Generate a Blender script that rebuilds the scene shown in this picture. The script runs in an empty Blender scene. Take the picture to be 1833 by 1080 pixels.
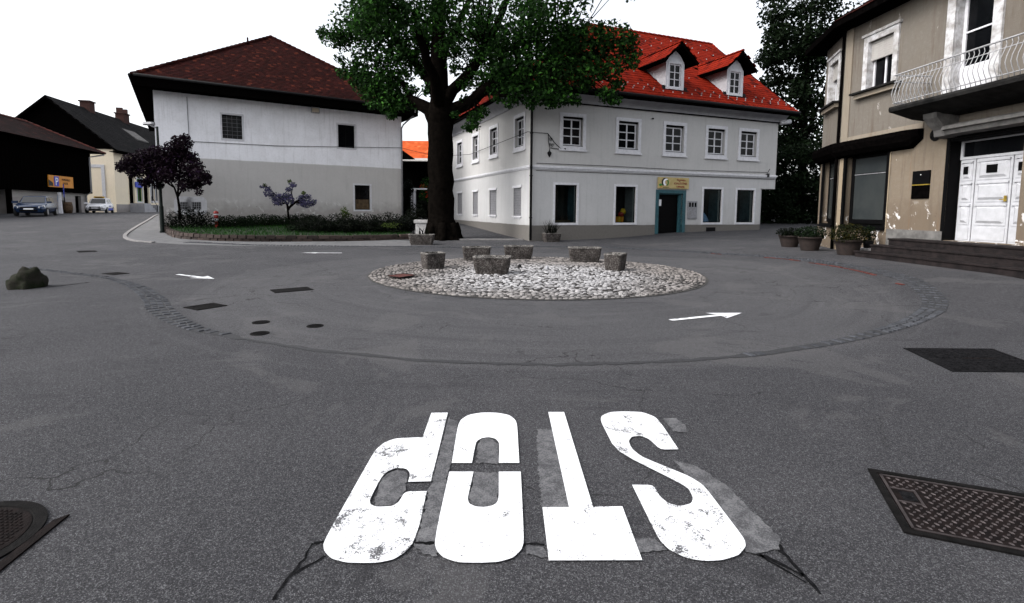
import bpy, bmesh, math, random
from mathutils import Vector, Matrix
from mathutils.geometry import tessellate_polygon
random.seed(7)
R_ = math.radians
scene = bpy.context.scene
COL = scene.collection

# ------------------------------------------------------------------ camera
F = 925.0; CX = 917.0; CY = 456.0; PITCH = R_(5.0); ROLL = R_(0.45); H = 1.6
PW, PH = 1833.0, 1080.0

def ray(x, y):
    a = (x-CX)/F; b = -(y-CY)/F
    c, s = math.cos(ROLL), math.sin(ROLL)
    a, b = a*c-b*s, a*s+b*c
    return (a, math.cos(PITCH)+b*math.sin(PITCH), -math.sin(PITCH)+b*math.cos(PITCH))

def S(t):
    t = min(1, max(0, t)); return t*t*(3-2*t)

def g(X, Y):                                    # height of the ground, metres
    return (.75*S((Y-20)/22) + .2*S((-X-6)/8)*S((Y-12)/10)
            + .33*S((X-4)/6.5)*S((Y-7)/4)*(1-.4*S((Y-20)/10)))

def G(x, y):                                    # where a line of sight meets the ground
    d = ray(x, y); z = 0
    for i in range(200):
        t = (z-H)/d[2]; z += .15*(g(d[0]*t, d[1]*t)-z)
    return Vector((d[0]*t, d[1]*t, z))

def at(x, y, Y):
    d = ray(x, y); t = Y/d[1]; return Vector((d[0]*t, Y, H+d[2]*t))

def on_wall(x, y, p, q):
    d = ray(x, y); ex, ey = q[0]-p[0], q[1]-p[1]; L = math.hypot(ex, ey); ex /= L; ey /= L
    nx, ny = -ey, ex
    t = (p[0]*nx+p[1]*ny)/(d[0]*nx+d[1]*ny)
    return ((d[0]*t-p[0])*ex+(d[1]*t-p[1])*ey, H+d[2]*t)

cam = bpy.data.cameras.new('camera'); camo = bpy.data.objects.new('camera', cam); COL.objects.link(camo)
cam.sensor_fit = 'HORIZONTAL'; cam.sensor_width = 36; cam.lens = 36*F/PW
cam.shift_x = (PW/2-CX)/PW; cam.shift_y = -(PH/2-CY)/PW
cam.clip_end = 3000; cam.clip_start = .05
camo.location = (0, 0, H)
camo.rotation_euler = (Matrix.Rotation(math.pi/2-PITCH, 4, 'X') @ Matrix.Rotation(ROLL, 4, 'Z')).to_euler()
scene.camera = camo

# ------------------------------------------------------------------ materials
def nodes(name):
    m = bpy.data.materials.new(name); m.use_nodes = True
    nt = m.node_tree; b = nt.nodes['Principled BSDF']
    return m, nt, b

class N:                                        # small node-graph helper
    def __init__(s, nt): s.nt = nt
    def new(s, t, **k):
        n = s.nt.nodes.new(t)
        for a, v in k.items(): setattr(n, a, v)
        return n
    def link(s, a, b): s.nt.links.new(a, b)
    def put(s, sock, v):
        if hasattr(v, 'is_linked') or isinstance(v, bpy.types.NodeSocket): s.link(v, sock)
        else:
            try: sock.default_value = v
            except Exception: sock.default_value = (*v, 1)
    def coord(s, kind='Object'): return s.new('ShaderNodeTexCoord').outputs[kind]
    def mapping(s, v, scale=(1, 1, 1), rot=(0, 0, 0)):
        n = s.new('ShaderNodeMapping'); s.link(v, n.inputs['Vector']); n.inputs['Scale'].default_value = scale
        n.inputs['Rotation'].default_value = rot; return n.outputs[0]
    def noise(s, v, scale, detail=4, rough=.55, dist=0):
        n = s.new('ShaderNodeTexNoise'); s.link(v, n.inputs['Vector']); n.inputs['Scale'].default_value = scale
        n.inputs['Detail'].default_value = detail; n.inputs['Roughness'].default_value = rough
        n.inputs['Distortion'].default_value = dist; return n.outputs['Fac']
    def voro(s, v, scale, feature='F1', out='Distance'):
        n = s.new('ShaderNodeTexVoronoi', feature=feature); s.link(v, n.inputs['Vector']); n.inputs['Scale'].default_value = scale
        return n.outputs[out]
    def ramp(s, v, a, b, smooth=True):
        n = s.new('ShaderNodeMapRange'); n.interpolation_type = 'SMOOTHSTEP' if smooth else 'LINEAR'
        s.link(v, n.inputs[0]); n.inputs[1].default_value = a; n.inputs[2].default_value = b; return n.outputs[0]
    def mix(s, f, a, b, mode='MIX'):
        n = s.new('ShaderNodeMix', data_type='RGBA', blend_type=mode)
        s.put(n.inputs[0], f)
        for i, v in ((6, a), (7, b)):
            if isinstance(v, bpy.types.NodeSocket): s.link(v, n.inputs[i])
            else: n.inputs[i].default_value = (*v, 1)
        return n.outputs[2]
    def math(s, op, a, b=0.0):
        n = s.new('ShaderNodeMath', operation=op); s.put(n.inputs[0], a); s.put(n.inputs[1], b); return n.outputs[0]
    def sep(s, v):
        n = s.new('ShaderNodeSeparateXYZ'); s.link(v, n.inputs[0]); return n.outputs
    def bump(s, h, strength, dist, b):
        n = s.new('ShaderNodeBump'); n.inputs['Strength'].default_value = strength; n.inputs['Distance'].default_value = dist
        s.link(h, n.inputs['Height']); s.link(n.outputs[0], b.inputs['Normal']); return n
    def island(s): return s.new('ShaderNodeNewGeometry').outputs['Random Per Island']

def mat(name, c1, c2=None, scale=6, rough=.8, bump=0, bscale=40, spec=.3, metal=0, island=0, detail=5):
    m, nt, b = nodes(name); n = N(nt); co = n.coord()
    c2 = c2 or tuple(v*.72 for v in c1)
    f = n.ramp(n.noise(co, scale, detail, .6), .3, .7)
    if island: f = n.mix(island, (.5, .5, .5), n.island()) if island < 1 else n.island()
    c = n.mix(f, c1, c2)
    if island: c = n.mix(n.math('MULTIPLY', n.noise(co, scale, 3), .5), c, tuple(v*.6 for v in c2))
    n.link(c, b.inputs['Base Color'])
    b.inputs['Roughness'].default_value = rough; b.inputs['Specular IOR Level'].default_value = spec; b.inputs['Metallic'].default_value = metal
    if bump: n.bump(n.noise(co, bscale, 5, .6), bump, .02, b)
    return m

def asphalt():
    m, nt, b = nodes('asphalt'); n = N(nt); co = n.coord()
    big = n.ramp(n.noise(co, .35, 4, .6, .4), .35, .68)
    mid = n.ramp(n.noise(n.mapping(co, (1, .45, 1), (0, 0, .25)), 2.2, 5, .65, .3), .3, .75)
    fine = n.noise(co, 120, 3, .85)
    grit = n.noise(co, 42, 4, .8)
    c = n.mix(big, (.026, .026, .030), (.054, .053, .0575))
    c = n.mix(n.math('MULTIPLY', mid, .75), c, (.031, .031, .035))
    # the newer surfacing inside the ring is a little paler
    sx = n.sep(co)
    dx = n.math('SUBTRACT', sx[0], .55); dy = n.math('SUBTRACT', sx[1], 12.2)
    r = n.math('SQRT', n.math('ADD', n.math('MULTIPLY', dx, dx), n.math('MULTIPLY', dy, dy)))
    inside = n.ramp(r, 7.25, 6.95)
    c = n.mix(n.math('MULTIPLY', inside, .55), c, (.068, .067, .071))
    # tyre-polished lane
    lane = n.math('MULTIPLY', n.ramp(r, 4.4, 5.4), n.ramp(r, 6.9, 5.8))
    c = n.mix(n.math('MULTIPLY', lane, .25), c, (.062, .062, .066))
    c = n.mix(n.ramp(fine, .55, .70), c, (.15, .15, .155))
    c = n.mix(n.ramp(fine, .46, .32), c, (.012, .012, .013))
    c = n.mix(n.math('MULTIPLY', n.ramp(grit, .53, .68), .6), c, (.115, .115, .12))
    c = n.mix(n.math('MULTIPLY', n.ramp(grit, .47, .33), .6), c, (.014, .014, .015))
    g2 = n.noise(co, 17, 5, .85); c = n.mix(n.math('MULTIPLY', n.ramp(g2, .54, .72), .4), c, (.11, .11, .115)); c = n.mix(n.math('MULTIPLY', n.ramp(g2, .46, .30), .45), c, (.018, .018, .02))
    for sc, hi, lo, k in ((230, .86, .26, .6), (110, .94, .10, .28)):       # single chippings, pale and dark
        cell = n.sep(n.voro(co, sc, 'F1', 'Color'))[0]
        c = n.mix(n.math('MULTIPLY', n.ramp(cell, hi-.02, hi+.06), k), c, (.165, .165, .175))
        c = n.mix(n.math('MULTIPLY', n.ramp(cell, lo, lo-.08), k), c, (.010, .010, .011))
    # faint streaks left by tyres following the ring, and along the approach
    ang = n.math('ARCTAN2', dy, dx); cb = n.new('ShaderNodeCombineXYZ'); n.link(n.math('MULTIPLY', r, 3.2), cb.inputs[0]); n.link(n.math('MULTIPLY', ang, 1.1), cb.inputs[1])
    tk = n.noise(cb.outputs[0], 1.0, 5, .65, .3)
    c = n.mix(n.math('MULTIPLY', n.math('MULTIPLY', n.ramp(tk, .52, .68), n.ramp(r, 8.2, 7.0)), .35), c, (.030, .030, .034)); c = n.mix(n.math('MULTIPLY', n.math('MULTIPLY', n.ramp(tk, .47, .34), n.ramp(r, 8.2, 7.0)), .25), c, (.092, .091, .095))
    # hairline cracks, only in places
    wv = n.new('ShaderNodeVectorMath', operation='ADD'); n.link(co, wv.inputs[0]); nz = n.new('ShaderNodeTexNoise'); n.link(co, nz.inputs['Vector']); nz.inputs['Scale'].default_value = 1.6; nz.inputs['Detail'].default_value = 6
    n.link(nz.outputs['Color'], wv.inputs[1]); ce = n.voro(wv.outputs[0], .55, 'DISTANCE_TO_EDGE')
    ck = n.math('MULTIPLY', n.ramp(ce, .006, .002), n.ramp(n.noise(co, .28, 3), .46, .56)); c = n.mix(n.math('MULTIPLY', ck, .8), c, (.010, .010, .010))
    # long scuffs and damp-looking patches
    sc_ = n.noise(n.mapping(co, (.5, 2.6, 1), (0, 0, -.35)), 1.3, 6, .7, .6); c = n.mix(n.math('MULTIPLY', n.ramp(sc_, .56, .70), .45), c, (.022, .022, .025))
    pt = n.noise(co, .55, 6, .62, 1.2); c = n.mix(n.math('MULTIPLY', n.ramp(pt, .56, .60), .32), c, (.085, .083, .085))
    # oil spots and stains
    st = n.noise(n.mapping(co, (1, 1.3, 1)), 1.1, 6, .7, .8)
    c = n.mix(n.math('MULTIPLY', n.ramp(st, .61, .74), .7), c, (.016, .016, .018))
    n.link(c, b.inputs['Base Color'])
    b.inputs['Roughness'].default_value = .88; b.inputs['Specular IOR Level'].default_value = .15
    h = n.math('ADD', n.math('MULTIPLY', fine, 1.0), n.math('MULTIPLY', grit, .8))
    n.bump(h, .8, .014, b)
    return m

def cobble_mat():
    m, nt, b = nodes('cobble'); n = N(nt); co = n.coord(); i = n.island(); x = n.sep(co)
    dx = n.math('SUBTRACT', x[0], .7); dy = n.math('SUBTRACT', x[1], 11.9)
    r = n.math('SQRT', n.math('ADD', n.math('MULTIPLY', dx, dx), n.math('MULTIPLY', dy, dy)))
    edge = n.ramp(n.math('ADD', r, n.math('MULTIPLY', n.noise(co, .8, 4), 2.0)), 2.2, 4.4)     # trodden white gravel dust in the middle
    pale = n.mix(i, (.40, .395, .405), (.12, .117, .119)); dark = n.mix(i, (.22, .20, .19), (.038, .035, .034))
    c = n.mix(edge, pale, dark); c = n.mix(n.ramp(i, .80, .86), c, (.03, .028, .028))
    c = n.mix(n.math('MULTIPLY', n.ramp(n.noise(co, 22, 4), .45, .7), .4), c, (.12, .11, .105))
    n.link(c, b.inputs['Base Color']); b.inputs['Roughness'].default_value = .85; b.inputs['Specular IOR Level'].default_value = .2
    n.bump(n.noise(co, 60, 4), .4, .01, b); return m

def paint_white(name, base, wear):
    m, nt, b = nodes(name); n = N(nt); co = n.coord()
    w1 = n.noise(co, 6, 6, .75, .4); w2 = n.noise(co, 120, 3, .8)
    w3 = n.noise(n.mapping(co, (3, .8, 1), (0, 0, .5)), 4, 6, .8)
    worn = n.ramp(n.math('ADD', n.math('ADD', n.math('MULTIPLY', w1, .55), n.math('MULTIPLY', w3, .25)), n.math('MULTIPLY', w2, .35)), wear, wear+.05)
    cell = n.sep(n.voro(co, 130, 'F1', 'Color'))[0]; worn = n.math('MAXIMUM', worn, n.math('MULTIPLY', n.ramp(cell, .93, .97), .55))
    c = n.mix(n.math('MULTIPLY', n.ramp(w3, .45, .75), .35), base, tuple(v*.66 for v in base))
    c = n.mix(worn, c, (.06, .06, .065))
    n.link(c, b.inputs['Base Color']); b.inputs['Roughness'].default_value = .7; b.inputs['Specular IOR Level'].default_value = .25
    n.bump(w2, .4, .01, b)
    return m

def ghost_paint():
    m, nt, b = nodes('old_worn_paint'); n = N(nt); co = n.coord()
    w1 = n.noise(co, 9, 6, .75, .4); w2 = n.noise(co, 110, 3, .85)
    k = n.ramp(n.math('ADD', n.math('MULTIPLY', w1, .5), n.math('MULTIPLY', w2, .5)), .42, .60)
    n.link(n.mix(k, (.045, .045, .049), (.125, .125, .13)), b.inputs['Base Color'])
    b.inputs['Roughness'].default_value = .85; b.inputs['Specular IOR Level'].default_value = .2
    n.bump(w2, .5, .01, b)
    return m

def plaster(name, top, low, zsplit, dirt=(.2, .18, .16), dirt_top=1.6, plinth=None, plinth_z=0, scar=None, streak=.25, soft=.03, warm=None, peel_shade=None):
    """painted render: two colours by height, grime near the foot, streaks"""
    m, nt, b = nodes(name); n = N(nt); co = n.coord(); xyz = n.sep(co)
    wob = n.noise(co, 1.3, 4)
    z = n.math('ADD', xyz[2], n.math('MULTIPLY', n.math('SUBTRACT', wob, .5), .06))
    c = n.mix(n.ramp(z, zsplit-soft, zsplit+soft), low, top)
    blot = n.ramp(n.noise(co, .9, 5, .6, .5), .35, .7)
    c = n.mix(n.math('MULTIPLY', blot, .18), c, tuple(v*.7 for v in low))
    fine = n.noise(co, 9, 6, .7)
    c = n.mix(n.math('MULTIPLY', n.ramp(fine, .45, .7), .12), c, (.25, .24, .23))
    st = n.noise(n.mapping(co, (5, 5, .35)), 1.2, 5, .65, .2)
    c = n.mix(n.math('MULTIPLY', n.ramp(st, .5, .75), streak), c, warm or tuple(v*.55 for v in low))
    zz = n.math('ADD', xyz[2], n.math('MULTIPLY', n.math('SUBTRACT', n.noise(co, 1.7, 6, .65), .5), 1.6))
    c = n.mix(n.math('MULTIPLY', n.ramp(zz, dirt_top, dirt_top-1.0), .75), c, dirt)
    if plinth: c = n.mix(n.ramp(z, plinth_z+.02, plinth_z-.02), c, n.mix(fine, plinth, tuple(v*.6 for v in plinth)))
    if scar:
        k = n.math('MULTIPLY', n.ramp(n.noise(co, 1.8, 6, .7, .3), .56, .62), n.ramp(xyz[2], scar[0], scar[0]-.5))
        c = n.mix(k, c, scar[1])
        k2 = n.math('MULTIPLY', n.ramp(n.noise(n.mapping(co, (1.2, 1.2, 2)), 2.6, 6, .75), .63, .67), n.ramp(xyz[2], scar[0]-.2, scar[0]-.6))
        c = n.mix(k2, c, scar[2])
    if peel_shade:                                            # flaked patches, and broad run-off stains that also paint in shade under the balcony
        k = n.math('MULTIPLY', n.ramp(n.noise(n.mapping(co, (1, 1, .45)), 2.6, 7, .72, .4), .635, .69), .8); c = n.mix(k, c, peel_shade[0])
        k = n.math('MULTIPLY', n.ramp(n.noise(n.mapping(co, (1.6, 1.6, .28), (0, 0, .4)), 1.0, 6, .7, .5), .50, .70), .75); c = n.mix(k, c, peel_shade[1])
        k = n.math('MULTIPLY', n.ramp(n.noise(n.mapping(co, (3.5, 3.5, .22)), .8, 5, .7, .2), .62, .72), n.ramp(xyz[2], 3.9, 3.5)); c = n.mix(n.math('MULTIPLY', k, .6), c, peel_shade[2])
    n.link(c, b.inputs['Base Color']); b.inputs['Roughness'].default_value = .9; b.inputs['Specular IOR Level'].default_value = .15
    n.bump(n.math('ADD', n.noise(co, 30, 5, .7), n.math('MULTIPLY', n.noise(co, 4, 4), 1.2)), .35, .02, b)
    return m

def stone_agg(name, a, bcol, c3, scale=55):
    m, nt, b = nodes(name); n = N(nt); co = n.coord()
    v = n.voro(co, scale, 'F1', 'Color'); s = n.sep(v)
    c = n.mix(n.ramp(s[0], .25, .75), a, bcol); c = n.mix(n.ramp(s[1], .72, .8), c, c3)
    c = n.mix(n.ramp(n.noise(co, 5, 5), .45, .75), c, tuple(x*.5 for x in a))
    n.link(c, b.inputs['Base Color']); b.inputs['Roughness'].default_value = .9; b.inputs['Specular IOR Level'].default_value = .2
    n.bump(n.voro(co, scale), .8, .02, b)
    return m

def leafmat(name, a, bcol, c3=None, trans=.3):
    m, nt, b = nodes(name); n = N(nt)
    i = n.island()
    c = n.mix(i, a, bcol)
    if c3: c = n.mix(n.ramp(i, .80, .98), c, c3)
    cl = n.ramp(n.noise(n.coord(), .9, 3), .35, .65)
    c = n.mix(n.math('MULTIPLY', cl, .5), c, a)
    n.link(c, b.inputs['Base Color']); b.inputs['Roughness'].default_value = .65; b.inputs['Specular IOR Level'].default_value = .08
    t = n.new('ShaderNodeBsdfTranslucent'); n.link(c, t.inputs[0])
    ms = n.new('ShaderNodeMixShader'); ms.inputs[0].default_value = trans
    n.link(b.outputs[0], ms.inputs[1]); n.link(t.outputs[0], ms.inputs[2])
    n.link(ms.outputs[0], nt.nodes['Material Output'].inputs[0])
    return m

def glass(name, tint=(.75, .8, .8)):
    m, nt, b = nodes(name); n = N(nt)
    t = n.new('ShaderNodeBsdfTransparent'); t.inputs[0].default_value = (*tint, 1)
    gl = n.new('ShaderNodeBsdfGlossy'); gl.inputs['Roughness'].default_value = .03
    fr = n.new('ShaderNodeFresnel'); fr.inputs[0].default_value = 1.16
    ms = n.new('ShaderNodeMixShader'); n.link(fr.outputs[0], ms.inputs[0])
    n.link(t.outputs[0], ms.inputs[1]); n.link(gl.outputs[0], ms.inputs[2])
    n.link(ms.outputs[0], nt.nodes['Material Output'].inputs[0])
    return m

def tile_mat(name, a, bcol, c3):
    m, nt, b = nodes(name); n = N(nt); i = n.island(); co = n.coord()
    c = n.mix(i, a, bcol); c = n.mix(n.ramp(i, .88, .97), c, c3)
    c = n.mix(n.math('MULTIPLY', n.ramp(n.noise(co, .8, 5, .65), .42, .7), .55), c, tuple(v*.35 for v in a))
    c = n.mix(n.math('MULTIPLY', n.ramp(n.noise(co, 14, 5, .7), .5, .72), .4), c, tuple(v*.4 for v in a))
    n.link(c, b.inputs['Base Color']); b.inputs['Roughness'].default_value = .9; b.inputs['Specular IOR Level'].default_value = .04
    n.bump(n.noise(co, 40, 4), .3, .01, b)
    return m

M = {}
M['asphalt'] = asphalt()
M['pave'] = mat('pale_asphalt', (.1125, .1125, .1162), (.075, .075, .0788), 3, .9, .4, 120)
M['paint'] = paint_white('white_road_paint', (.64, .65, .67), .636)
M['paint_old'] = paint_white('worn_road_paint', (.62, .63, .65), .600)
M['ghost'] = ghost_paint()
M['tar'] = mat('tar', (.004, .004, .0045), (.011, .011, .012), 30, .95, .4, 90, .02)
M['kerb'] = mat('kerb_stone', (.208, .2, .2), (.128, .124, .124), 8, .9, .4, 60)
M['cobble'] = cobble_mat()
M['cobble_bed'] = mat('cobble_bed', (.05, .0475, .045), (.025, .025, .024), 20, .95, .6, 60)
M['sett'] = mat('gutter_sett', (.0562, .0593, .0686), (.0265, .0281, .0328), 8, .85, .5, 60, .25, island=1)
M['brick_edge'] = mat('red_brick_edge', (.104, .0213, .0142), (.0473, .0142, .0119), 8, .9, .4, 60, island=1)
M['joint'] = mat('gutter_joint', (.030, .031, .034), (.018, .018, .02), 20, .9, .5, 60)
M['iron'] = mat('cast_iron', (.007, .0065, .0065), (.003, .003, .003), 14, .8, .4, 80, .05, 0)
M['iron_rust'] = mat('rusty_iron', (.0095, .0065, .0062), (.004, .003, .003), 14, .8, .4, 80, .06, 0)
M['stud'] = mat('worn_iron_studs', (.0616, .0501, .0501), (.027, .0212, .0212), 8, .5, 0, 80, .5, .5)
M['plA'] = plaster('plaster_two_tone', (.86, .86, .90), (.50, .485, .475), 4.27, (.27, .25, .24), 2.2,
                   scar=(2.35, (.55, .54, .53), (.10, .08, .07)), streak=.26)
M['plB'] = plaster('plaster_pale_grey', (.455, .45, .445), (.455, .455, .46), 3.65, (.33, .32, .315), 1.3, plinth=(.16, .15, .14), plinth_z=.86, streak=.28)
M['plC'] = plaster('plaster_stained_beige', (.132, .118, .102), (.160, .130, .098), 3.9, (.115, .088, .064), 2.4,
                   scar=(2.0, (.72, .70, .69), (.06, .045, .04)), streak=.75, warm=(.085, .062, .047), soft=.1, peel_shade=((.42, .40, .385), (.10, .085, .07), (.17, .095, .05)))
M['plC_edge'] = plaster('plaster_pale_pilaster', (.2, .1721, .1376), (.23, .186, .132), 3.9, (.2, .1581, .112), 2.2,
                        scar=(2.0, (.75, .6696, .56), (.08, .0558, .04)), streak=.5, warm=(.12, .0837, .056))
M['plCream'] = plaster('plaster_cream', (.8208, .7182, .5643), (.8208, .7182, .554), 4, (.6156, .5335, .4309), 1.6, streak=.08)
M['plDark'] = plaster('plaster_dirty_white', (.36, .345, .33), (.315, .2925, .285), 2.4, (.1875, .1725, .165), 1.8, streak=.4)
M['white'] = mat('white_paint', (.60, .60, .63), (.50, .50, .53), 7, .55, .15, 30, .35)
M['white_old'] = mat('peeling_white_paint', (.52, .52, .54), (.25, .238, .228), 5, .75, .5, 25, .25)
M['white_metal'] = mat('white_painted_iron', (.3214, .3214, .3303), (.2232, .2232, .2321), 20, .6, .1, 40)
M['door_white'] = mat('worn_white_door', (.43, .435, .46), (.36, .365, .385), 6, .6, .15, 30, .2)
M['plinth_grey'] = mat('grey_stone_trim', (.15, .145, .14), (.08, .077, .075), 4, .9, .4, 30, .1)
M['cornice'] = mat('cornice_plaster', (.3744, .3744, .396), (.3024, .3024, .324), 2, .9, .2, 20)
M['tilesA'] = tile_mat('old_dark_tiles', (.030, .0065, .0055), (.011, .0035, .0035), (.075, .018, .011))
M['tilesB'] = tile_mat('red_tiles', (.185, .0125, .0045), (.125, .0085, .0035), (.035, .004, .003))
M['tilesD'] = tile_mat('dark_grey_slates', (.0126, .012, .0126), (.0056, .0056, .0062), (.0168, .0154, .0154))
M['tilesO'] = tile_mat('orange_tiles', (.496, .096, .028), (.4, .068, .02), (.56, .136, .048))
M['wood_dark'] = mat('black_stained_wood', (.0024, .002, .002), (.001, .0009, .0009), 9, .9, .3, 30, .0)
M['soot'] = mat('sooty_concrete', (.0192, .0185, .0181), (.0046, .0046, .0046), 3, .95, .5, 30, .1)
M['frame_dark'] = mat('dark_metal_frame', (.0024, .0024, .0027), (.0012, .0012, .0015), 10, .6, 0, 30, .06)
M['pane'] = mat('dark_window_glass', (.004, .0044, .0052), (.0024, .0028, .0036), 2, .08, 0, 30, .12)
M['pane_teal'] = mat('teal_grey_glass', (.0303, .0341, .0341), (.0193, .0231, .0248), .8, .15, 0, 30, .15)
M['glass'] = glass('shop_glass')
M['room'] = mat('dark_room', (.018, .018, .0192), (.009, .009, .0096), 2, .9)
M['teal'] = mat('teal_paint', (.0275, .0935, .11), (.0193, .0605, .077), 8, .55, .15, 30, .3)
M['teal_cloth'] = mat('teal_curtain', (.05, .1, .12), (.025, .055, .07), 5, .9)
M['sign_yellow'] = mat('yellow_sign', (.465, .375, .18), (.375, .285, .1125), 5, .5)
M['sign_orange'] = mat('orange_sign', (.6, .24, .016), (.496, .176, .012), 3, .5)
M['red_txt'] = mat('dark_red_lettering', (.22, .02, .015), (.16, .015, .01), 9, .6)
M['black_txt'] = mat('black_lettering', (.012, .01, .01), (.008, .008, .008), 9, .6)
M['white_txt'] = mat('white_lettering', (.85, .85, .87), (.78, .78, .8), 9, .6)
M['blue'] = mat('blue_sign', (.03, .06, .50), (.02, .04, .38), 5, .5)
M['bluetxt'] = mat('blue_lettering', (.03, .06, .4), (.02, .04, .3), 5, .5)
M['green_leaf'] = mat('green_paint', (.05, .22, .04), (.03, .14, .03), 5, .6)
M['brass'] = mat('brass_strip', (.45, .32, .05), (.3, .2, .03), 20, .4, 0, 30, .5, .6)
M['grey_metal'] = mat('grey_metal', (.28, .28, .30), (.2, .2, .21), 10, .5, .1, 40, .4, .3)
M['dark_metal'] = mat('dark_metal', (.01, .01, .011), (.005, .005, .0055), 10, .7, .1, 40, .1)
M['post_green'] = mat('dark_green_post', (.008, .013, .011), (.004, .006, .0055), 10, .7, .1, 40, .1)
M['hyd_red'] = mat('red_enamel', (.336, .02, .0144), (.24, .016, .0112), 12, .4, .05, 40, .45)
M['agg'] = stone_agg('exposed_aggregate', (.0264, .0219, .0199), (.0585, .0498, .0468), (.1111, .1023, .0965))
M['agg_rim'] = stone_agg('worn_aggregate_rim', (.072, .0656, .0608), (.16, .152, .144), (.256, .24, .224))
M['pot_clay'] = mat('clay_pot', (.021, .0136, .0115), (.0115, .008, .0071), 9, .85, .3, 40)
M['soil'] = mat('soil', (.021, .0156, .012), (.009, .0072, .006), 25, .95, .8, 50)
M['stone'] = mat('rubble_stone', (.066, .0475, .0413), (.0248, .0186, .0165), 6, .9, .7, 30, .2, island=1)
M['block'] = mat('pale_stone_block', (.42, .41, .41), (.28, .27, .27), 9, .9, .4, 40)
M['step'] = mat('dark_stone_step', (.0182, .0139, .0139), (.0066, .0056, .0059), 5, .8, .4, 30, .12)
M['bark'] = mat('bark', (.0055, .0045, .0038), (.002, .0017, .0015), 7, .95, .9, 22, .0)
M['leaf'] = leafmat('linden_leaf', (.0056, .0175, .0044), (.0213, .065, .0112), (.0625, .1875, .0275), .3)
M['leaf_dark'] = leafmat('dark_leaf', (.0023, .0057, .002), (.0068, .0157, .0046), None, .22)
M['leaf_purple'] = leafmat('purple_leaf', (.0057, .0025, .0047), (.0125, .0043, .0107), (.025, .0107, .0358), .15)
M['leaf_wist'] = leafmat('wisteria_bloom', (.035, .0315, .077), (.091, .084, .168), (.035, .063, .021), .2)
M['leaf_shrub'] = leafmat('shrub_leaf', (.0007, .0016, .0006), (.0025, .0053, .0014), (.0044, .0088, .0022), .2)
M['leaf_lime'] = leafmat('lime_leaf', (.027, .0495, .009), (.072, .099, .0225), None, .3)
M['leaf_rust'] = leafmat('rusty_bloom_leaf', (.0054, .0075, .0024), (.015, .0165, .0036), (.048, .036, .006), .2)
M['grass'] = leafmat('grass_blade', (.0066, .0275, .0055), (.022, .0715, .011), None, .3)
M['grass_bed'] = mat('lawn_earth', (.009, .02, .006), (.006, .01, .0045), 9, .95, .5, 60)
M['flower_red'] = leafmat('red_flower', (.45, .02, .01), (.6, .06, .02), None, .2)
M['flower_yellow'] = leafmat('yellow_flower', (.6, .35, .02), (.7, .45, .05), None, .2)
M['car_white'] = mat('white_car_paint', (.82, .82, .84), (.78, .78, .8), 2, .25, 0, 30, .5)
M['car_dark'] = mat('dark_blue_car_paint', (.010, .028, .075), (.007, .018, .05), 2, .25, 0, 30, .4)
M['tiles_barn'] = tile_mat('blackened_barn_tiles', (.012, .003, .0025), (.005, .002, .002), (.04, .008, .006))
M['car_glass'] = mat('car_window', (.012, .015, .018), (.0072, .0096, .012), 2, .05, 0, 30, .5)
M['tyre'] = mat('tyre', (.012, .012, .012), (.008, .008, .008), 30, .85)
M['rim'] = mat('wheel_rim', (.4, .4, .42), (.3, .3, .31), 9, .35, 0, 30, .5, .7)
M['lamp'] = mat('lamp_glass', (.7, .72, .75), (.55, .57, .6), 9, .15, 0, 30, .6)
M['chimney'] = mat('chimney_brick', (.0528, .0198, .0149), (.0264, .0116, .0099), 9, .9, .4, 40)
M['board'] = mat('weathered_board', (.104, .068, .036), (.048, .032, .0176), 5, .85, .3, 30)
M['toy'] = mat('orange_box', (.55, .25, .02), (.55, .38, .03), 5, .5)
M['toy_blue'] = mat('pale_blue_cloth', (.25, .4, .6), (.15, .2, .35), 5, .8)
M['brown'] = mat('brown_barrel_wood', (.091, .056, .028), (.049, .028, .0154), 6, .8, .3, 30)
M['wire'] = mat('cable_sheath', (.02, .02, .022), (.01, .01, .011), 10, .7)
M['wire_grey'] = mat('grey_cable', (.22, .22, .24), (.15, .15, .16), 10, .7)

# ------------------------------------------------------------------ mesh builder
class Frame:
    def __init__(s, o=(0, 0, 0), x=(1, 0)):
        L = math.hypot(*x); s.o = Vector(o); s.x = Vector((x[0]/L, x[1]/L, 0)); s.y = Vector((-x[1]/L, x[0]/L, 0))
    def __call__(s, x, y, z): return s.o + s.x*x + s.y*y + Vector((0, 0, z))
ID = Frame()

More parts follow.
